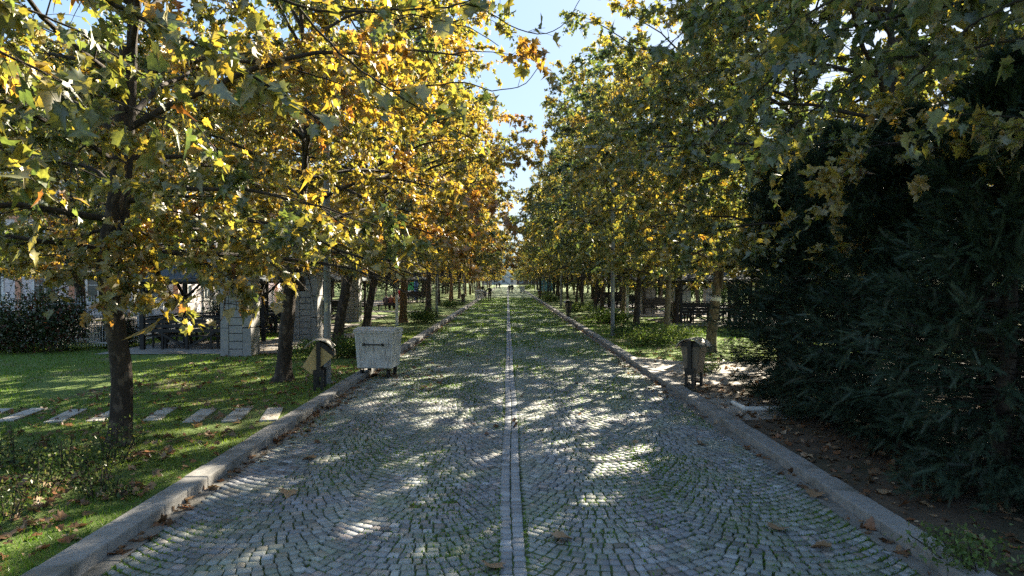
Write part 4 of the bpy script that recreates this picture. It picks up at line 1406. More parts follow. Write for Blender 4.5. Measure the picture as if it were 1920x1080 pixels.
# ------------------------------------------------------------------ dumpsters
def dumpster(label, loc, rz, group="wheeled dumpsters on the road", tilt=0.0):
    t_ = thing("dumpster", label, "dumpster", loc, rz, group)
    hw, hd = 0.445, 0.37           # half width / depth at the bottom
    HW, HD = 0.50, 0.42           # at the rim
    z0, z1 = 0.24, 1.16
    m_ = MB().frustum(-hw, hw, -hd, hd, z0, -HW, HW, -HD, HD, z1)
    body = m_.build("body", M['galv'], t_, bevel=0.02)
    MB().box(-HW - 0.025, HW + 0.025, -HD - 0.025, HD + 0.025, z1 - 0.03, z1 + 0.03).build("rim", M['galv'], body, bevel=0.01)
    # upright pressed ribs on the front
    mr = MB()
    for x in (-0.42, 0.43):
        k = x / 0.47
        mr.bar((k * hw * 0.93, -hd - 0.006, z0 + 0.06), (k * HW * 0.93, -HD - 0.006, z1 - 0.04), 0.05, 0.02, (0, 1, 0))
    mr.bar((-hw + 0.02, -hd - 0.012, z0 + 0.10), (hw - 0.02, -hd - 0.012, z0 + 0.10), 0.02, 0.16)
    mr.build("front_ribs", M['galv'], body, bevel=0.006)
    ml = MB()
    n = 8
    prof = [(-HD - 0.03 + (2 * HD + 0.06) * i / n, z1 + 0.035 + 0.07 * math.sin(math.pi * i / n)) for i in range(n + 1)]
    prof = prof + [(HD + 0.03, z1 + 0.032), (-HD - 0.03, z1 + 0.032)]
    mtx = Matrix.Rotation(R_(90), 4, 'Z')
    ml.prism(prof[:-2], -HW - 0.03, HW + 0.03, mtx)
    ml.build("lid", M['galv'], t_, bevel=0.006)
    mh = MB()
    yf = -(hd + (HD - hd) * 0.62) - 0.05
    zh = z0 + (z1 - z0) * 0.66
    mh.tube([(-0.25, yf, zh), (0.25, yf, zh)], 0.016, 8)
    mh.box(-0.27, -0.22, yf - 0.02, yf + 0.06, zh - 0.035, zh + 0.035)
    mh.box(0.22, 0.27, yf - 0.02, yf + 0.06, zh - 0.035, zh + 0.035)
    mh.build("handle", M['black_metal'], t_)
    for s in (-1, 1):
        MB().tube([(s * (HW - 0.03), 0, z1 - 0.12), (s * (HW + 0.12), 0, z1 - 0.12)], 0.025, 10).build("lifting_pin", M['galv'], t_)
    for sx in (-1, 1):
        for sy in (-1, 1):
            x, y = sx * (hw - 0.1), sy * (hd - 0.08)
            w = MB().tube([(x - 0.025, y, 0.1), (x + 0.025, y, 0.1)], 0.1, 18).build("wheel", M['rubber'], t_, bevel=0.006)
            f = MB().box(x - 0.045, x - 0.034, y - 0.03, y + 0.03, 0.08, 0.235).box(x + 0.034, x + 0.045, y - 0.03, y + 0.03, 0.08, 0.235).box(x - 0.05, x + 0.05, y - 0.05, y + 0.05, 0.222, 0.25)
            f.build("fork", M['black_metal'], w)
    return t_


x, y = at(713, 704, 0.02)
dumpster("near dented galvanised dumpster with dark streaks, standing at the left kerb", (x - 0.02, y - 0.1, 0.022), R_(-7))
x, y = at(898, 563.5, 0.02)
dumpster("far grey dumpster at the left kerb beside the walkers", (x, y, 0.022), R_(5))
dumpster("far pale dumpster standing on the right side of the road", (2.7, 122, 0.03), R_(80))


# ------------------------------------------------------------------ litter bins
def litter_bin(label, loc, rz, tilt=0.0, bucket='tan', group="swinging litter bins on posts"):
    """bucket hung between two black uprights (front and back), curved lid above"""
    t_ = thing("litter_bin", label, "litter bin", loc, rz, group)
    D = 0.24                       # half distance of the uprights along y
    for s in (-1, 1):
        y0 = s * D
        f = MB()
        f.box(-0.045, 0.045, y0 - 0.02, y0 + 0.02, 0.30, 1.06)
        f.box(-0.105, -0.045, y0 - 0.024, y0 + 0.024, -0.03, 0.43)
        f.box(0.045, 0.105, y0 - 0.024, y0 + 0.024, -0.03, 0.43)
        f.box(-0.11, 0.11, y0 - 0.03, y0 + 0.03, 0.37, 0.445)
        f.box(-0.045, 0.045, y0 - 0.012, y0 + 0.012, 0.07, 0.12)
        f.build("post", M['black_metal'], t_, bevel=0.004)
    # bucket: tapered, with a thick rim, open on top
    prof = [(-0.23, 0.22), (-0.135, -0.38), (0.135, -0.38), (0.23, 0.22), (0.16, 0.26), (0.0, 0.275), (-0.16, 0.26)]
    rot = Matrix.Rotation(tilt, 4, 'Y')
    up = Matrix.Translation((0, 0, 0.72)) @ rot
    bk = MB().prism(prof, -D + 0.045, D - 0.045, up).build("bucket", M[bucket], t_, bevel=0.01)
    MB().prism([(-0.245, 0.20), (0.245, 0.20), (0.16, 0.285), (0.0, 0.302), (-0.16, 0.285)], -D + 0.034, D - 0.034, up).build("opening", M['black_metal'], bk, bevel=0.006)
    MB().tube([up @ Vector((0, -D, 0.04)), up @ Vector((0, D, 0.04))], 0.02, 10).build("pivot", M['black_metal'], t_)
    # curved lid
    n = 12
    a0 = R_(62)
    Rl = 0.34
    prof = [(Rl * math.sin(-a0 + 2 * a0 * i / n), 1.10 - Rl + Rl * math.cos(-a0 + 2 * a0 * i / n)) for i in range(n + 1)]
    inner = [(x * 0.965, z - 0.012) for x, z in reversed(prof)]
    mb = MB()
    m2 = len(prof)
    for i in range(n):
        mb.prism([prof[i], prof[i + 1], inner[m2 - 2 - i], inner[m2 - 1 - i]], -D - 0.05, D + 0.05)
    mb.build("lid", M['lid_grey'], t_)
    return t_


x, y = lx(594, 733)
litter_bin("near left litter bin with tan bucket tipped over, in front of a lamp post", (x, y + 0.25, LAWN), R_(8), R_(40), 'tan')
x, y = at(1307, 729, Z2)
litter_bin("near right litter bin with brown bucket hanging upright by the conifers", (x, y + 0.2, Z2 - 0.01), R_(-38), 0.0, 'brown_bucket')
for px, py, b_, lab in ((1066, 594, 'brown_bucket', "second litter bin on the right verge, before the second right lamp post"), (1012, 560, 'brown_bucket', "third litter bin on the right verge, by the blue board"),
                        (868, 571, 'brown_bucket', "far litter bin on the left verge beside the kerb")):
    x, y = lx(px, py)
    litter_bin(lab, (x, y, LAWN - 0.02), R_(4), 0.0, b_)


# ------------------------------------------------------------------ lamp posts
def lamp_post(label, x, y, side):
    t_ = thing("lamp_post", label, "lamp post", (x, y, LAWN - 0.02), 0, "grey lamp posts on the verges")
    MB().tube([(0, 0, 0), (0, 0, 3.2), (0, 0, 7.6)], [0.083, 0.08, 0.055], 16).build("pole", M['pole'], t_, smooth=False)
    MB().box(-0.17, 0.17, -0.17, 0.17, 0.0, 0.035).build("base_plate", M['pole'], t_, bevel=0.006)
    MB().box(-0.03, 0.03, -0.105, -0.075, 1.68, 1.88).build("plate", M['plate'], t_, bevel=0.004)
    a = MB().tube([(0, 0, 7.5), (-side * 0.25, 0, 7.9), (-side * 0.9, 0, 8.05)], [0.045, 0.04, 0.035], 10).build("arm", M['pole'], t_)
    MB().frustum(-side * 0.95 - 0.3, -side * 0.95 + 0.3, -0.11, 0.11, 8.0, -side * 0.95 - 0.22, -side * 0.95 + 0.22, -0.07, 0.07, 8.12).build("lamp_head", M['pole'], a, bevel=0.01)
    return t_


for px, py, s, lab in ((614, 718, -1, "grey lamp post right behind the tilted left litter bin"), (818.7, 596.7, -1, "second grey lamp post on the left verge, past the sunlit orange trunk"),
                       (1149, 629.5, 1, "grey lamp post between shrubs, first on the right verge"), (1052, 578.5, 1, "second grey lamp post on the right verge, past a litter bin")):
    x, y = lx(px, py)
    lamp_post(lab, x, y, s)
for x, y, s, lab in ((-4.6, 70.5, -1, "third grey lamp post along the left verge"), (-4.6, 98, -1, "fourth grey lamp post along the left verge"), (4.65, 86, 1, "third grey lamp post along the right verge"), (4.65, 114, 1, "fourth grey lamp post along the right verge")):
    lamp_post(lab, x, y, s)


# ------------------------------------------------------------------ barbecue pillars, shelters, tables
def pillar(label, x0, x1, y, depth, h, group="grey block barbecue pillars"):
    w = x1 - x0
    t_ = thing("barbecue_pillar", label, "barbecue pillar", ((x0 + x1) / 2, y, LAWN - 0.02), 0, group)
    a, e = w / 2, w * 0.235
    # two tall side slabs with the stacked middle blocks a little behind them
    m_ = MB()
    zz = [0, 0.9, 1.75, h]
    for i in range(3):
        m_.box(-a, -e, 0, depth, zz[i] + 0.006, zz[i + 1] - 0.006)
        m_.box(e, a, 0, depth, zz[i] + 0.006 + 0.02 * (i > 0), zz[i + 1] - 0.006)
    m_.build("side_slabs", M['block'], t_, bevel=0.01)
    m_ = MB()
    z = 0.0
    k = 0
    while z < h - 0.1:
        hh_ = 0.245
        if k == 6 or k == 9:
            m_.box(-e + 0.012, 0.012, 0.012, depth - 0.012, z + 0.011, z + hh_ - 0.011)
            m_.box(0.030, e - 0.012, 0.014, depth - 0.014, z + 0.011, z + hh_ - 0.011)
        else:
            m_.box(-e + 0.012, e - 0.012, 0.012, depth - 0.012, z + 0.011, min(z + hh_ - 0.011, h))
        z += hh_
        k += 1
    m_.build("middle_blocks", M['block'], t_, bevel=0.008)
    MB().box(-e - 0.01, e + 0.01, 0.04, depth - 0.04, 0.01, h - 0.02).build("joint_core", M['block_joint'], t_)
    MB().box(-a - 0.06, a + 0.06, -0.06, depth + 0.06, h, h + 0.09).build("cap", M['block'], t_, bevel=0.015)
    return t_


pillar("nearest left barbecue pillar of pale grey blocks, lit on its right side", -8.95, -8.0, 20.8, 0.75, 2.55)
pillar("second left barbecue pillar, behind the grey lamp post", -8.55, -7.55, 26.5, 0.75, 2.6)
pillar("third left barbecue pillar, right of the leaning black trunk", -9.35, -8.35, 37.4, 0.8, 2.6)
pillar("brownish barbecue pillar on the right, past the pale shrubs", 10.6, 11.7, 42.5, 0.8, 2.6)
pillar("grey barbecue pillar on the right beside a slim trunk", 9.35, 10.3, 46.5, 0.8, 2.6)
pillar("farther barbecue pillar on the right in the gap before the banded trunk", 14.6, 15.6, 49.0, 0.8, 2.6)


def shelter(label, x, y, w=3.0, group="black timber picnic shelters", table=None, rz=0.0):
    t_ = thing("picnic_shelter", label, "shelter", (x, y, LAWN - 0.0), rz, group)
    a = w / 2
    for sx in (-1, 1):
        for sy in (-1, 1):
            p_ = MB().box(sx * a - 0.07, sx * a + 0.07, sy * a - 0.07, sy * a + 0.07, 0, 2.3)
            p_.build("post", M['black_wood'], t_, bevel=0.006)
    br_ = MB()
    for sx in (-1, 1):
        for sy in (-1, 1):
            br_.bar((sx * a, sy * (a - 0.08), 1.75), (sx * a, sy * (a - 0.6), 2.24), 0.08)
            br_.bar((sx * (a - 0.08), sy * a, 1.75), (sx * (a - 0.6), sy * a, 2.24), 0.08)
    for s in (-1, 1):
        br_.box(-a, a, s * a - 0.06, s * a + 0.06, 2.24, 2.38)
        br_.box(s * a - 0.055, s * a + 0.055, -a, a, 2.245, 2.375)
    br_.build("roof_beams", M['black_wood'], t_)
    e, zt = a + 0.45, 3.25
    z0 = 2.33
    rf = MB()
    top = (0, 0, zt)
    c = [(-e, -e, z0), (e, -e, z0), (e, e, z0), (-e, e, z0)]
    cu = [(p[0], p[1], p[2] + 0.08) for p in c]
    rf.poly(c + cu + [top, (0, 0, zt - 0.1)], [(0, 1, 5, 4), (1, 2, 6, 5), (2, 3, 7, 6), (3, 0, 4, 7), (4, 5, 8), (5, 6, 8), (6, 7, 8), (7, 4, 8), (1, 0, 9), (2, 1, 9), (3, 2, 9), (0, 3, 9)])
    rf.build("roof", M['shingle'], t_)
    # railings with slatted back and V braces on front, back and left; seat boards inside
    for nm, ax, sg in (("railing", 'x', -1), ("railing", 'x', 1), ("railing", 'y', -1)):
        r_ = MB()

        def q(u_, z, off=0.0):
            return (u_, sg * (a - off), z) if ax == 'x' else (sg * (a - off), u_, z)
        for z in (0.66, 0.82, 0.98):
            r_.bar(q(-a, z), q(a, z), 0.045, 0.11)
        r_.bar(q(-a, 1.1), q(a, 1.1), 0.10, 0.05)
        r_.bar(q(0, 0), q(0, 1.08), 0.09, 0.09)
        for s in (-1, 1):
            r_.bar(q(s * 0.08, 0.12), q(s * a * 0.62, 0.6), 0.07, 0.07)
            r_.bar(q(s * a * 0.55, 0), q(s * a * 0.55, 1.05), 0.05, 0.05)
        rl = r_.build(nm, M['black_wood'], t_)
        s_ = MB()
        for o_ in (0.12, 0.26, 0.40):
            s_.bar(q(-a + 0.1, 0.47, o_), q(a - 0.1, 0.47, o_), 0.12, 0.04)
        for u_ in (-a * 0.6, a * 0.6):
            s_.bar(q(u_, 0, 0.36), q(u_, 0.45, 0.36), 0.07, 0.07)
        s_.build("bench_seat", M['black_wood'], rl)
    return t_


def picnic_table(label, x, y, rz=0.0, group="black picnic tables"):
    t_ = thing("picnic_table", label, "table", (x, y, LAWN + 0.04), rz, group)
    tp_ = MB()
    for i in range(5):
        tp_.box(-0.9, 0.9, -0.37 + i * 0.15, -0.235 + i * 0.15, 0.72, 0.765)
    tp_.build("table_top", M['black_wood'], t_)
    for s in (-1, 1):
        l_ = MB().bar((s * 0.65, -0.35, 0), (s * 0.65, -0.1, 0.72), 0.08).bar((s * 0.65, 0.35, 0), (s * 0.65, 0.1, 0.72), 0.08).bar((s * 0.65, -0.33, 0.66), (s * 0.65, 0.33, 0.66), 0.07)
        l_.build("leg", M['black_wood'], t_)
    return t_


for x, y, lab in ((-10.9, 24.2, "nearest black picnic shelter on the left, left of the first pillar"), (-10.4, 31.5, "second black picnic shelter on the left, behind the first pillar"), (-10.8, 42.0, "third black picnic shelter on the left, behind the leaning trunk"),
                  (-10.2, 70.0, "far black picnic shelter on the left, by the blue posts"), (10.2, 56.0, "long dark picnic shelter on the right behind the second lamp post"), (10.9, 37.6, "black picnic shelter on the right behind the white marker post"),
                  (13.0, 33.0, "black picnic shelter on the right, left of the banded trunk"), (11.0, 47.8, "black picnic shelter on the right between two pillars"), (10.5, 68.0, "far black picnic shelter on the right")):
    shelter(lab, x, y)
    picnic_table("black picnic table under the " + lab.split(",")[0].replace("black ", "").replace("dark ", ""), x, y, 0.1)


# ------------------------------------------------------------------ white fence
def fence(label, pts, h=1.75):
    t_ = thing("white_fence", label, "fence", (pts[0][0], pts[0][1], LAWN), 0)
    o = Vector((pts[0][0], pts[0][1], 0))
    rails, pick = MB(), MB()
    for (xa, ya), (xb, yb) in zip(pts[:-1], pts[1:]):
        A, B = Vector((xa, ya, 0)) - o, Vector((xb, yb, 0)) - o
        L = (B - A).length
        n = max(1, round(L / 2.4))
        for i in range(n + 1):
            p = A.lerp(B, i / n)
            MB().box(p.x - 0.045, p.x + 0.045, p.y - 0.045, p.y + 0.045, 0, h + 0.12).frustum(p.x - 0.06, p.x + 0.06, p.y - 0.06, p.y + 0.06, h + 0.12, p.x - 0.01, p.x + 0.01, p.y - 0.01, p.y + 0.01, h + 0.2).build("post", M['white_fence'], t_)
        for z in (0.22, h - 0.4, h - 0.2):
            rails.bar(A + Vector((0, 0, z)), B + Vector((0, 0, z)), 0.035, 0.045)
        m_ = int(L / 0.115)
        for i in range(1, m_):
            p = A.lerp(B, i / m_)
            pick.bar(p + Vector((0, 0, 0.1)), p + Vector((0, 0, h - 0.02)), 0.018)
            pick.bar(p + Vector((0, 0, h - 0.03)), p + Vector((0, 0, h + 0.07)), 0.01)
    rails.build("rails", M['white_fence'], t_)
    pick.build("pickets", M['white_fence'], t_)


fence("white iron picket fence with pointed bars behind the dark shrubs", [(-34, 28.5), (-13.6, 22.9), (-14.6, 30), (-15.5, 46)])
# low salmon footing wall and pale yard behind the fence
sheet("yard", [(-60, 30), (-14.2, 25.2), (-16.5, 50), (-60, 50)], 0.135, M['path'])


# ------------------------------------------------------------------ buildings
def building(name, label, loc, rz, w, d, floors, fh, bays, wallm, trimm, roofm, roof_h=0.8, ww=1.3, wh=1.7, sides=True):
    t_ = thing(name, label, "building", loc, rz)
    H = floors * fh
    wl = MB().box(-w / 2, w / 2, 0, d, 0, H).build("wall", M[wallm], t_)
    tr = MB()
    for f in range(1, floors + 1):
        tr.box(-w / 2 - 0.12, w / 2 + 0.12, -0.12, d + 0.12, f * fh - 0.14, f * fh + 0.08)
    for b_ in range(bays + 1):
        x = -w / 2 + w * b_ / bays
        tr.box(x - 0.16, x + 0.16, -0.09, -0.003, 0.01, H - 0.15)
    tr.build("trim", M[trimm], wl)
    rf = MB()
    rf.frustum(-w / 2 - 0.5, w / 2 + 0.5, -0.5, d + 0.5, H + 0.09, -w / 2 + 2.5, w / 2 - 2.5, d * 0.35, d * 0.65, H + roof_h)
    rf.build("roof", M[roofm], t_)

    def window(cx, z, face):
        fr, gl = MB(), MB()
        if face == 'f':
            B = lambda m_, u0, u1, v0, v1, n0, n1: m_.box(cx + u0, cx + u1, -n1, -n0, z + v0, z + v1)
        else:
            B = lambda m_, u0, u1, v0, v1, n0, n1: m_.box(w / 2 + n0, w / 2 + n1, cx + u0, cx + u1, z + v0, z + v1)
        a = ww / 2
        B(fr, -a - 0.14, -a, -0.14, wh + 0.14, 0.003, 0.07)
        B(fr, a, a + 0.14, -0.14, wh + 0.14, 0.003, 0.07)
        B(fr, -a, a, wh, wh + 0.14, 0.003, 0.068)
        B(fr, -a, a, -0.14, 0, 0.003, 0.10)
        B(fr, -0.03, 0.03, 0, wh, 0.025, 0.05)
        B(fr, -a, -0.03, wh * 0.62, wh * 0.62 + 0.05, 0.025, 0.05)
        B(fr, 0.03, a, wh * 0.62, wh * 0.62 + 0.05, 0.025, 0.05)
        B(gl, -a, a, 0, wh, 0.003, 0.02)
        f_ = fr.build("window", M['white'], t_)
        gl.build("pane", M['glass'], f_)
    for f in range(floors):
        for b_ in range(bays):
            window(-w / 2 + w * (b_ + 0.5) / bays, f * fh + 0.95, 'f')
        if sides:
            nb = max(1, int(d / 3.6))
            for b_ in range(nb):
                window(d * (b_ + 0.5) / nb, f * fh + 0.95, 's')
    return t_


building("apartment_building", "pale pink building with salmon pilasters behind the white fence", (-37.5, 44, LAWN), R_(6), 30, 12, 4, 3.3, 9, 'wall_pink', 'salmon', 'shingle')
building("school_building", "pale pink wing with salmon trim seen through the first shelter", (-31.0, 66, LAWN), R_(3), 16, 14, 3, 3.3, 5, 'wall_pink', 'salmon', 'shingle')
building("end_building", "low grey concrete building closing the far end of the road", (-4, 318, LAWN), 0, 16, 10, 2, 3.6, 4, 'concrete_far', 'concrete_far', 'concrete_far', 0.6)
building("brown_hut", "low brown hut at the right of the road's far end", (10.2, 306, LAWN), 0, 12, 8, 1, 4.4, 3, 'brown_wall', 'brown_wall', 'brown_wall', 0.6, sides=False)
building("tower_block", "pale tower block rising in the gap over the road's far end", (-4, 560, LAWN), R_(10), 18, 16, 11, 3.1, 5, 'concrete_far', 'white', 'concrete_far', 0.8)
building("tower_block", "pale apartment tower right of the gap, mostly hidden by trees", (34, 600, LAWN), R_(-8), 22, 16, 12, 3.1, 6, 'concrete_far', 'white', 'concrete_far', 0.8)


# ------------------------------------------------------------------ posts, boards, playground, tube
def marker_post(label, x, y, h):
    t_ = thing("marker_post", label, "sign post", (x, y, LAWN - 0.02), 0, "slim white marker posts")
    MB().box(-0.07, 0.07, -0.035, 0.035, 0, h).frustum(-0.07, 0.07, -0.035, 0.035, h, -0.05, 0.05, -0.02, 0.02, h + 0.03).build("post", M['white'], t_, bevel=0.005)
    pl = MB().box(-0.05, 0.05, -0.043, -0.0365, h - 0.42, h - 0.06).build("label_plate", M['plate'], t_)
    m_ = MB()
    for i in range(4):
        m_.box(-0.035, 0.035, -0.047, -0.0436, h - 0.14 - i * 0.075, h - 0.10 - i * 0.075)
    m_.build("printed_marks", M['black_metal'], pl)


x, y = lx(1177, 601)
marker_post("slim white marker post with small printed plate on the right verge", x, y, 2.0)
x, y = lx(744, 610)
marker_post("slim white marker post on the left behind the dumpster", x, y, 2.0)

# blue information board on the right
t_ = thing("information_board", "dark framed information board with pale blue panel on the right", "board", (6.6, 112, LAWN), 0)
f = MB().box(-1.35, -1.0, -0.15, 0.15, 0, 3.2).box(1.0, 1.35, -0.15, 0.15, 0, 3.2).box(-1.0, 1.0, -0.12, 0.12, 2.85, 3.15)
f.build("frame", M['black_metal'], t_)
MB().box(-0.98, 0.98, -0.06, 0.06, 0.5, 2.84).build("panel", M['board_blue'], t_)

# playground
t_ = thing("playground_frame", "blue playground tower with green panel and white slide on the left", "playground", (-11.6, 79, LAWN), 0)
for sx in (-0.75, 0.75):
    for sy in (-0.75, 0.75):
        MB().tube([(sx, sy, 0), (sx, sy, 2.9)], 0.13, 12).build("post", M['blue'], t_)
MB().box(-0.62, 0.62, -0.8, -0.74, 1.15, 2.1).build("panel", M['green'], t_)
MB().box(-0.75, 0.75, -0.75, 0.75, 1.0, 1.1).build("platform", M['black_wood'], t_)
MB().poly([(-0.95, -0.95, 2.9), (0.95, -0.95, 2.9), (0.95, 0.95, 2.9), (-0.95, 0.95, 2.9), (0, 0, 3.7)], [(0, 1, 4), (1, 2, 4), (2, 3, 4), (3, 0, 4), (3, 2, 1, 0)]).build("roof", M['green'], t_)
MB().bar((0.0, -0.85, 1.1), (0.1, -3.2, 0.3), 0.55, 0.05).bar((-0.28, -0.85, 1.2), (-0.18, -3.2, 0.4), 0.04, 0.18).bar((0.28, -0.85, 1.2), (0.38, -3.2, 0.4), 0.04, 0.18).build("slide", M['white'], t_)

# bent white tube on the paving before the conifers
pts = [at(px, py, Z2 + 0.03) for px, py in ((1376, 757), (1400, 769), (1440, 769), (1462, 768))]
mb = MB().tube([(p[0], p[1], Z2 + 0.045) for p in pts], 0.042, 12)
tag(mb.build("bent_tube", M['white'], smooth=False), "bent white tube lying on the paving in front of the conifers", "tube")


# ------------------------------------------------------------------ people
def skin_mesh(name, nodes, edges, material, lev=1):
    me = bpy.data.meshes.new(name)
    me.from_pydata([n[0] for n in nodes], edges, [])
    o = bpy.data.objects.new(name, me)
    C.objects.link(o)
    md = o.modifiers.new("skin", 'SKIN')
    md.use_smooth_shade = True
    sl = me.skin_vertices[0].data
    for i, n in enumerate(nodes):
        r = n[1]
        sl[i].radius = (r, r) if not hasattr(r, "__len__") else r
    sl[0].use_root = True
    if lev:
        sb = o.modifiers.new("sub", 'SUBSURF')
        sb.levels = lev
        sb.render_levels = lev
    dg = bpy.context.evaluated_depsgraph_get()
    m2 = bpy.data.meshes.new_from_object(o.evaluated_get(dg))
    m2.name = name
    bpy.data.objects.remove(o)
    m2.materials.clear()
    m2.materials.append(material)
    return m2


def person(label, loc, rz, h=1.72, top=(0.02, 0.02, 0.022), legs=(0.015, 0.015, 0.018), pose='stand', hair=(0.015, 0.012, 0.01), arm=0.0, group=None):
    """figure faces +y before rotation"""
    t_ = thing("person", label, "person", loc, rz, group)
    s = h / 1.72
    sit = pose == 'sit'
    hz = 0.50 if sit else 0.92
    lean = 0.06 if sit else 0.0
    step = 0.20 if pose == 'walk' else 0.03
    J = {}
    J['pel'] = (0, 0, hz)
    J['bel'] = (0, lean * 0.5, hz + 0.2)
    J['che'] = (0, lean, hz + 0.42)
    J['nec'] = (0, lean + 0.01, hz + 0.55)
    J['hea'] = (0, lean + 0.03, hz + 0.66)
    J['top'] = (0, lean + 0.02, hz + 0.76)
    for sd_, n in ((-1, 'l'), (1, 'r')):
        sw = step * sd_
        J['sh' + n] = (sd_ * 0.19, lean, hz + 0.46)
        if sit:
            J['el' + n] = (sd_ * 0.26, lean + 0.04, hz + 0.2)
            J['wr' + n] = (sd_ * 0.14, lean + 0.25, hz + 0.12)
            J['ha' + n] = (sd_ * 0.10, lean + 0.33, hz + 0.10)
            J['hi' + n] = (sd_ * 0.10, 0.04, hz - 0.01)
            J['kn' + n] = (sd_ * 0.13, 0.45, hz)
            J['an' + n] = (sd_ * 0.13, 0.42, 0.09)
            J['to' + n] = (sd_ * 0.14, 0.58, 0.04)
        else:
            out = arm if sd_ < 0 else 0.0
            J['el' + n] = (sd_ * (0.25 + out * 0.6), lean - sw * 0.4, hz + 0.19 + out * 0.12)
            J['wr' + n] = (sd_ * (0.27 + out * 1.5), lean + 0.05 - sw * 0.8, hz - 0.05 + out * 0.2)
            J['ha' + n] = (sd_ * (0.27 + out * 1.7), lean + 0.06 - sw * 0.9, hz - 0.14 + out * 0.2)
            J['hi' + n] = (sd_ * 0.09, 0, hz - 0.04)
            J['kn' + n] = (sd_ * 0.10, sw * 0.7 + 0.04, 0.50)
            J['an' + n] = (sd_ * 0.10, sw * 1.4 - (0.06 if sw < 0 else 0), 0.09 + (0.05 if sw < -0.1 else 0))
            J['to' + n] = (sd_ * 0.11, sw * 1.4 + 0.14, 0.04)

    def sub(keys, rad, edges):
        ix = {k: i for i, k in enumerate(keys)}
        return [(tuple(c * s for c in J[k]), tuple(r * s for r in rad[k]) if hasattr(rad[k], "__len__") else rad[k] * s) for k in keys], [(ix[a], ix[b_]) for a, b_ in edges]
    base_r = dict(pel=(0.15, 0.11), bel=(0.14, 0.10), che=(0.16, 0.11), nec=0.055, hea=(0.082, 0.095), top=(0.06, 0.07))
    for n in 'lr':
        base_r.update({'sh' + n: 0.06, 'el' + n: 0.045, 'wr' + n: 0.032, 'ha' + n: (0.04, 0.022), 'hi' + n: 0.09, 'kn' + n: 0.06, 'an' + n: 0.042, 'to' + n: 0.04})
    E = [('pel', 'bel'), ('bel', 'che'), ('che', 'nec'), ('nec', 'hea'), ('hea', 'top')]
    for n in 'lr':
        E += [('che', 'sh' + n), ('sh' + n, 'el' + n), ('el' + n, 'wr' + n), ('wr' + n, 'ha' + n), ('pel', 'hi' + n), ('hi' + n, 'kn' + n), ('kn' + n, 'an' + n), ('an' + n, 'to' + n)]
        hx = Vector(J['ha' + n])
        dv = (hx - Vector(J['wr' + n])).normalized()
        for k in range(5):
            kk = 'f%s%d' % (n, k)
            off = Vector(((k - 2) * 0.018, 0, 0)) if k else Vector((0, 0.05, 0.0))
            J[kk] = tuple(hx + off + dv * (0.085 - 0.008 * abs(k - 2.5) if k else 0.03))
            base_r[kk] = 0.009
            E.append(('ha' + n, kk))
    J['nos'] = (J['hea'][0], J['hea'][1] + 0.115, J['hea'][2] - 0.01)
    base_r['nos'] = 0.014
    E.append(('hea', 'nos'))
    keys = ['pel'] + [k for k in J if k != 'pel']
    nd, ed = sub(keys, base_r, E)
    link("body", skin_mesh("body", nd, ed, M['skin']), t_)
    # jacket
    jr = dict(pel=(0.185, 0.14), bel=(0.175, 0.135), che=(0.19, 0.14), nec=0.075)
    for n in 'lr':
        jr.update({'sh' + n: 0.085, 'el' + n: 0.066, 'wr' + n: 0.05})
    je = [e for e in E if e[0] in jr and e[1] in jr]
    nd, ed = sub(list(jr), jr, je)
    jm = cloth("jacket_cloth", top)
    link("jacket", skin_mesh("jacket", nd, ed, jm), t_)
    tr_ = dict(pel=(0.16, 0.125))
    for n in 'lr':
        tr_.update({'hi' + n: 0.105, 'kn' + n: 0.078, 'an' + n: 0.06})
    te = [e for e in E if e[0] in tr_ and e[1] in tr_]
    nd, ed = sub(list(tr_), tr_, te)
    link("trousers", skin_mesh("trousers", nd, ed, cloth("trouser_cloth", legs)), t_)
    for n in 'lr':
        sr = {'an' + n: 0.052, 'to' + n: 0.05}
        nd, ed = sub(list(sr), sr, [('an' + n, 'to' + n)])
        link("shoe", skin_mesh("shoe", nd, ed, M['rubber']), t_)
    J['ha1'] = (J['hea'][0], J['hea'][1] - 0.03, J['hea'][2] + 0.0)
    J['ha2'] = (J['top'][0], J['top'][1] - 0.01, J['top'][2] + 0.015)
    hr = dict(ha1=(0.095, 0.085), ha2=(0.078, 0.085))
    nd, ed = sub(list(hr), hr, [('ha1', 'ha2')])
    link("hair", skin_mesh("hair", nd, ed, cloth("hair_strands", hair)), t_)
    return t_


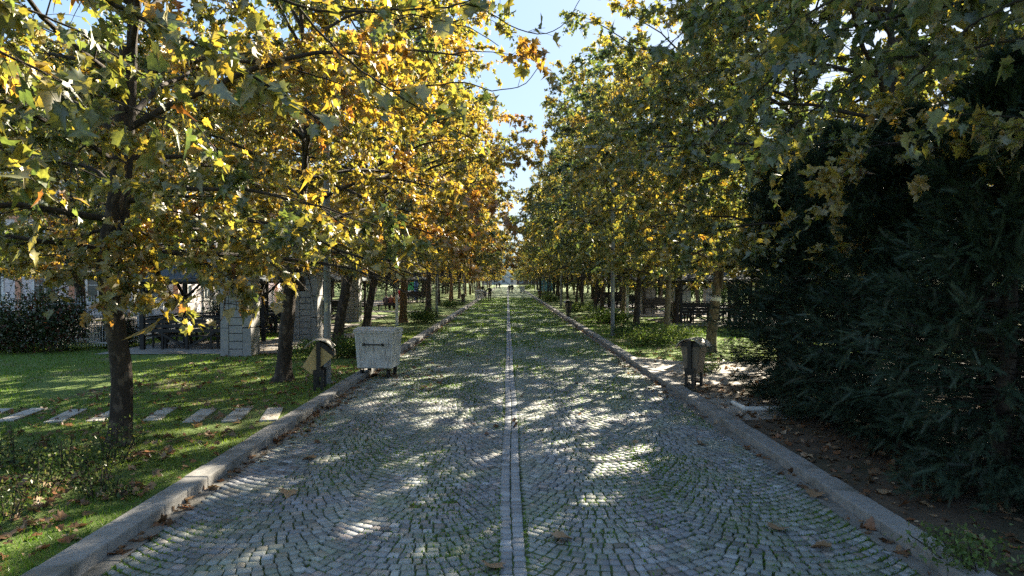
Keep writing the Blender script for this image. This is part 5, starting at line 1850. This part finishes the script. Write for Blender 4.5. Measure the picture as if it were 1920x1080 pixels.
x, y = at(918, 565, 0.02)
person("man in black clothes walking on the left of the road, arm held out", (x, y, 0.03), 0, 1.8, pose='walk', arm=0.25, group="people walking on the road")
person("companion in pale jacket and dark trousers beside the man in black", (x - 0.55, y + 0.2, 0.03), R_(-15), 1.45, (0.42, 0.42, 0.42), (0.05, 0.06, 0.08), 'walk', group="people walking on the road")
x, y = at(905, 554, 0.02)
person("small dark figure walking past the far left dumpster", (x, y, 0.03), 0, 1.65, pose='walk', group="people walking on the road")
x, y = at(955.5, 550.5, 0.02)
person("left one of the dark pair walking near the road's middle", (x - 0.05, y, 0.03), 0, 1.66, (0.03, 0.03, 0.035), pose='walk', group="people walking on the road")
person("right one of the dark pair walking near the road's middle", (x + 0.45, y, 0.03), 0, 1.74, pose='walk', group="people walking on the road")
x, y = at(931, 541.5, 0.02)
person("left one of the farthest pair on the road", (x, y, 0.03), 0, 1.68, (0.06, 0.06, 0.07), pose='walk', group="people walking on the road")
person("right one of the farthest pair on the road", (x + 0.8, y, 0.03), 0, 1.75, pose='walk', group="people walking on the road")
x, y = lx(748.5, 580)
person("person in red jacket and pale trousers standing beside the sunlit orange trunk", (x, y, LAWN), R_(-20), 1.78, (0.42, 0.02, 0.025), (0.4, 0.38, 0.36))
x, y = lx(731, 583)
bench = thing("park_bench", "low bench carrying the three seated people on the left", "bench", (x, y, LAWN + 0.04), 0)
MB().box(-1.0, 1.0, -0.02, 0.34, 0.38, 0.43).build("seat", M['black_wood'], bench, bevel=0.006)
for sx in (-0.85, 0.85):
    MB().box(sx - 0.04, sx + 0.04, 0.02, 0.30, 0, 0.38).build("leg", M['black_wood'], bench)
for dx, tp_, lg, lab in ((-0.3, (0.10, 0.08, 0.10), (0.02, 0.02, 0.02), "seated person in dark plum jacket, left of the three on the bench"), (0.06, (0.22, 0.08, 0.07), (0.03, 0.03, 0.035), "seated person in dull red jacket, middle of the three on the bench"),
                         (0.42, (0.34, 0.14, 0.04), (0.03, 0.03, 0.03), "seated person in orange brown jacket, right of the three on the bench")):
    person(lab, (x + dx, y + 0.12, LAWN + 0.04), R_(6 * dx), 1.66, tp_, lg, 'sit', group="people seated on the bench")
